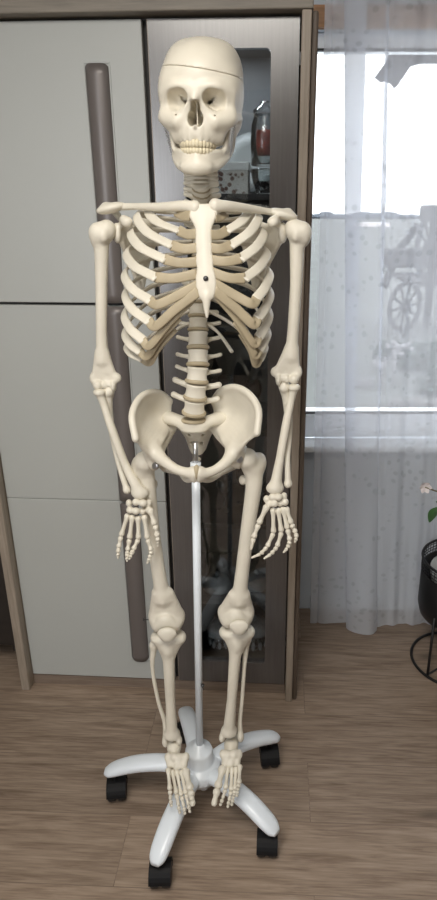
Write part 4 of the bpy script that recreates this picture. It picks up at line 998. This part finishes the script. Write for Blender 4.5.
def leafm(base, tip, w, up=(0, 0, 1)):
    base = np.array(base); tip = np.array(tip); d = tip-base; L = np.linalg.norm(d); sd_ = np.cross(d, up); sd_ /= np.linalg.norm(sd_); nn = np.cross(sd_, d); nn /= np.linalg.norm(nn); v = []; f = []
    K = 8
    for i in range(K+1):
        t = i/K; hw = w*math.sin(PI*min(.98, t*.95+.03))**.8; p = base+d*t+nn*(.12*L*math.sin(PI*t))
        for q, lift in ((-1, .18), (-.5, .06), (0, 0), (.5, .06), (1, .18)): v.append(p+sd_*hw*q+nn*hw*lift)
    for i in range(K):
        for j_ in range(4): a = i*5+j_; f.append([a, a+1, a+6, a+5])
    n = len(v); v += [p-nn*.0012 for p in v]; f += [[q+n for q in x[::-1]] for x in f]
    return v, f
fl_tip = A(425, 487, 1.84); lf = A(431, 513, 1.84)
stems = [[(cx_, cy_, .35), (cx_+.02, cy_-.01, .50), (cx_-.04, cy_-.02, .62), tuple(fl_tip)], [(cx_+.02, cy_, .35), (cx_+.05, cy_, .5), (cx_+.06, cy_+.02, .68)], [(cx_-.01, cy_, .35), (cx_-.02, cy_-.01, .46), tuple(lf+V(.03, 0, .02))], [(cx_+.03, cy_-.02, .35), (cx_+.10, cy_-.05, .5), (cx_+.13, cy_-.06, .6)]]
for q in stems: g = G(); g.tube(catmull(q, 6), .0028, 6); g.build('stem', M['stem'], fp, True)
for b, t, w in ((lf+V(.028, 0, .02), lf+V(-.006, -.01, -.028), .020), (lf+V(.03, 0, .03), lf+V(.03, -.03, .05), .022), ((cx_+.06, cy_+.02, .68), (cx_+.10, cy_, .74), .03), ((cx_+.05, cy_, .55), (cx_+.0, cy_-.03, .60), .026), ((cx_+.1, cy_-.05, .5), (cx_+.16, cy_-.1, .52), .03), ((cx_+.13, cy_-.06, .6), (cx_+.12, cy_-.1, .68), .026), ((cx_+.02, cy_, .47), (cx_-.015, cy_-.09, .455), .020)):
    v, f = leafm(b, t, w); mk('leaf', v, f, M['leaf'], fp)
for k in range(6):
    a = 2*PI*k/6; d = V(math.cos(a), -.5, math.sin(a)); v, f = leafm(fl_tip, fl_tip+d*.020, .008, (0, 1, .1)); mk('petal', v, f, M['petal'], fp, label='white petal')
# ================================================================== OUTSIDE THE WINDOW
GZ = -.62
g = G(); g.box(-60, 90, WY+WT+.02, 220, GZ-.1, GZ); g.build('ground', M['field'], None, kind='structure')
# far trees
g = G()
for k in range(70):
    x = -45+k*2.6+random.uniform(-.8, .8); y = 150+random.uniform(-4, 4); h = random.uniform(.55, 1.0)
    g.ball((x, y, GZ+h*.5), (random.uniform(2, 3.2), 2, h), 6)
g.build('far_tree_line', M['tree'], None, True, kind='stuff', **rootkw('low dark line of trees along the horizon beyond the field', 'trees'))
# long white shed far off
sp = A(372, 226.5, 84); sh_ = thing('white_shed', 'tiny long white shed far across the field', 'shed', (sp[0], 84, GZ))
g = G(); g.box(sp[0]-1.9, sp[0]+1.9, 83, 85, GZ, sp[2]); g.build('shed_wall', M['whitepot'], sh_)
g = G(); g.prism([(sp[0]-2.0, sp[2]), (sp[0]+2.0, sp[2]), (sp[0]+1.9, sp[2]+.45), (sp[0]-1.9, sp[2]+.45)], (82.8, 85.2)); g.build('shed_roof', M['petal'], sh_)
def wheel(c, r, yaw, label, nsp=10):
    root = thing('wagon_wheel', label, 'wheel', (c[0], c[1], c[2]-r), 0, 'old wagon wheels in the garden')
    R = np.array(Matrix.Rotation(yaw, 3, 'Z')); W = lambda x, y, z: np.array(c)+R@V(x, y, z)
    g = G(); n = 40; v = []; f = []
    for i in range(n):
        a = 2*PI*i/n
        for rr, yy in ((r, -.03), (r, .03), (r*.87, .03), (r*.87, -.03)): v.append(W(rr*math.cos(a), yy, rr*math.sin(a)))
    for i in range(n):
        b = i*4; e = ((i+1) % n)*4
        for k in range(4): f.append([b+k, b+(k+1) % 4, e+(k+1) % 4, e+k])
    g.add(v, f); g.build('rim', M['greywood'], root)
    g = G(); g.lathe([(0, -.10), (.05, -.10), (.085, -.05), (.085, .05), (.05, .10), (0, .10)], c, 16, R@V(0, 1, 0)); g.build('wheel_hub', M['greywood'], root, True)
    for k in range(nsp):
        a = 2*PI*k/nsp+.1; g = G(); g.tube([W(.07*math.cos(a), 0, .07*math.sin(a)), W(r*.88*math.cos(a), 0, r*.88*math.sin(a))], .022, 6); g.build('spoke', M['greywood'], root)
w1 = A(405, 307, 11.5); wheel(w1, .44, .65, 'old spoked wagon wheel standing upright in the garden, lower of the two')
w2 = A(430, 246, 11.0); wheel(w2, .52, .9, 'old spoked wagon wheel on the cart frame, upper of the two', 12)
ct = thing('old_cart_frame', 'weathered timber cart frame carrying the upper wagon wheel outside', 'cart', (w2[0]+.4, 11.3, GZ))
g = G(); g.box(w2[0]+.12, w2[0]+1.3, 11.75, 12.4, w2[2]+.36, A(430, 205, 12)[2], .05); g.build('cart_box', M['greywood'], ct)
for dx in (.35, 1.0): g = G(); g.box(w2[0]+dx, w2[0]+dx+.12, 12.2, 12.32, GZ, w2[2]+.36); g.build('post', M['greywood'], ct)
pa, pb = A(418, 225, 12.3), A(384, 288, 12.3); g = G(); g.tube([pa, A(399, 250, 12.3), pb], .07, 8); g.build('shaft_pole', M['greywood'], ct, True)
g = G(); g.box(w2[0]-.55, w2[0]+.3, 11.8, 12.3, w2[2]-.42, w2[2]-.1, .03); g.build('cart_board', M['greywood'], ct)
g = G(); g.box(w2[0]-.35, w2[0]+.55, 10.55, 12.1, w2[2]-.60, w2[2]-.522); g.build('wheel_rest', M['greywood'], ct)
M['bloom'] = mat('pale_bloom', (.26, .25, .26), .8)
# garden shrubs and stones
def shrub(c, r, label, m='shrub'):
    g = G()
    for k in range(150):
        d = rng.normal(size=3); d /= np.linalg.norm(d); d[2] = abs(d[2])*.9; p = np.array(c)+d*r*rng.uniform(.55, 1)
        n = rng.normal(size=3); R = frame(n); s = r*.16
        g.ball(p, (s, s*.6, s*.25), 4, R)
    return g.build('garden_shrub', M[m], None, True, **rootkw(label, 'shrub', 'shrubs in the garden outside'))
shrub(V(*A(424, 352, 8.9)[:2], GZ), .42, 'grey-green shrub in the garden below the lower wagon wheel')
shrub(V(*A(392, 352, 9.6)[:2], GZ), .30, 'small shrub left of the lower wagon wheel outside')
shrub(V(*A(446, 375, 7.6)[:2], GZ), .38, 'low shrub outside at the right edge of the window view')
for k, (px, py, r, lab) in enumerate(((396, 348, .10, 'white flower clump beneath the lower wagon wheel'), (382, 362, .07, 'white flower clump left of the low shrub outside'), (366, 382, .07, 'pale flower clump nearest the left of the garden bed'))):
    c = A(px, py, 7.9); g = G()
    for i in range(24): d = rng.normal(size=3)*V(r, r, r*.5); g.ball(c+d, r*.28, 4)
    g.tube([V(c[0], c[1], GZ), c], .02, 5)
    g.build('flower_clump', M['bloom'], None, True, **rootkw(lab, 'flowers', 'white flowers in the garden'))
for k, (px, py, r, lab) in enumerate(((398, 386, .13, 'pale garden stone below the shrubs, left one of three'), (419, 388, .14, 'pale garden stone below the shrubs, middle one of three'), (440, 389, .13, 'pale garden stone below the shrubs, right one of three'))):
    c = A(px, py, 6.9); g = G(); g.ball((c[0], c[1], GZ+r*.4), (r*.85, r*.8, r*.55), 8); o = g.build('garden_stone', M['stone'], None, True, **rootkw(lab, 'stone', 'stones edging the garden bed'))
# timber roof corner over the window
ev = thing('porch_roof_corner', 'grey timber roof corner jutting in at the top right outside', 'roof', tuple(A(410, 60, 3.2)))
def XZ(px, py): p = A(px, py, 3.2); return (p[0], p[2])
g = G(); g.prism([XZ(*p) for p in ((393, 46), (388, 60), (377, 75), (383, 80), (388, 79), (394, 82), (397, 86), (404, 76), (412, 64), (424, 61), (470, 61), (470, 46))][::-1], (3.2, 3.26)); g.build('fascia_board', M['greywood'], ev)
g = G(); g.prism([XZ(*p) for p in ((396, 46), (480, 46), (480, 38), (400, 38))][::-1], (3.2, 3.3)); g.build('roof_boards', M['greywood'], ev)

# ================================================================== LIGHT
w = bpy.data.worlds.new('overcast_sky'); SC.world = w; w.use_nodes = True
bg = w.node_tree.nodes['Background']; bg.inputs[0].default_value = (.93, .96, 1, 1); bg.inputs[1].default_value = 4.0
def area(name, loc, rot, sx, sy, power, col):
    l = bpy.data.lights.new(name, 'AREA'); l.shape = 'RECTANGLE'; l.size = sx; l.size_y = sy; l.energy = power; l.color = col
    o = bpy.data.objects.new(name, l); COL.objects.link(o); o.location = loc; o.rotation_euler = rot; return o
# daylight through the window behind the photographer, and the ceiling lamp
area('rear_window_daylight', (-1.62, -2.58, 1.52), (PI/2, 0, math.radians(-22)), .9, 1.3, 26, (.95, .97, 1))
area('ceiling_lamp', (-.25, .0, 2.40), (0, 0, 0), .8, .8, 36, (1, .955, .88))
area('garden_window_daylight', (.85, 2.36, 1.40), (-PI/2, 0, 0), 1.3, 1.05, 9, (.88, .93, 1))
l = bpy.data.lights.new('added_cabinet_fill', 'AREA'); l.shape = 'RECTANGLE'; l.size = .25; l.size_y = .04; l.energy = 2.4; l.color = (.9, .95, 1)  # added fill lamp brightening the upper compartment, no known fixture there
o = bpy.data.objects.new('added_cabinet_fill', l); COL.objects.link(o); o.location = tuple(C2W(-.06, .12, 1.886)); o.rotation_euler = (0, 0, RZ)
vs = SC.view_settings; SC.display_settings.display_device = 'sRGB'; vs.view_transform = 'Standard'; vs.look = 'None'; vs.exposure = -.08; vs.gamma = 1
try: vs.use_curve_mapping = False
except Exception: pass
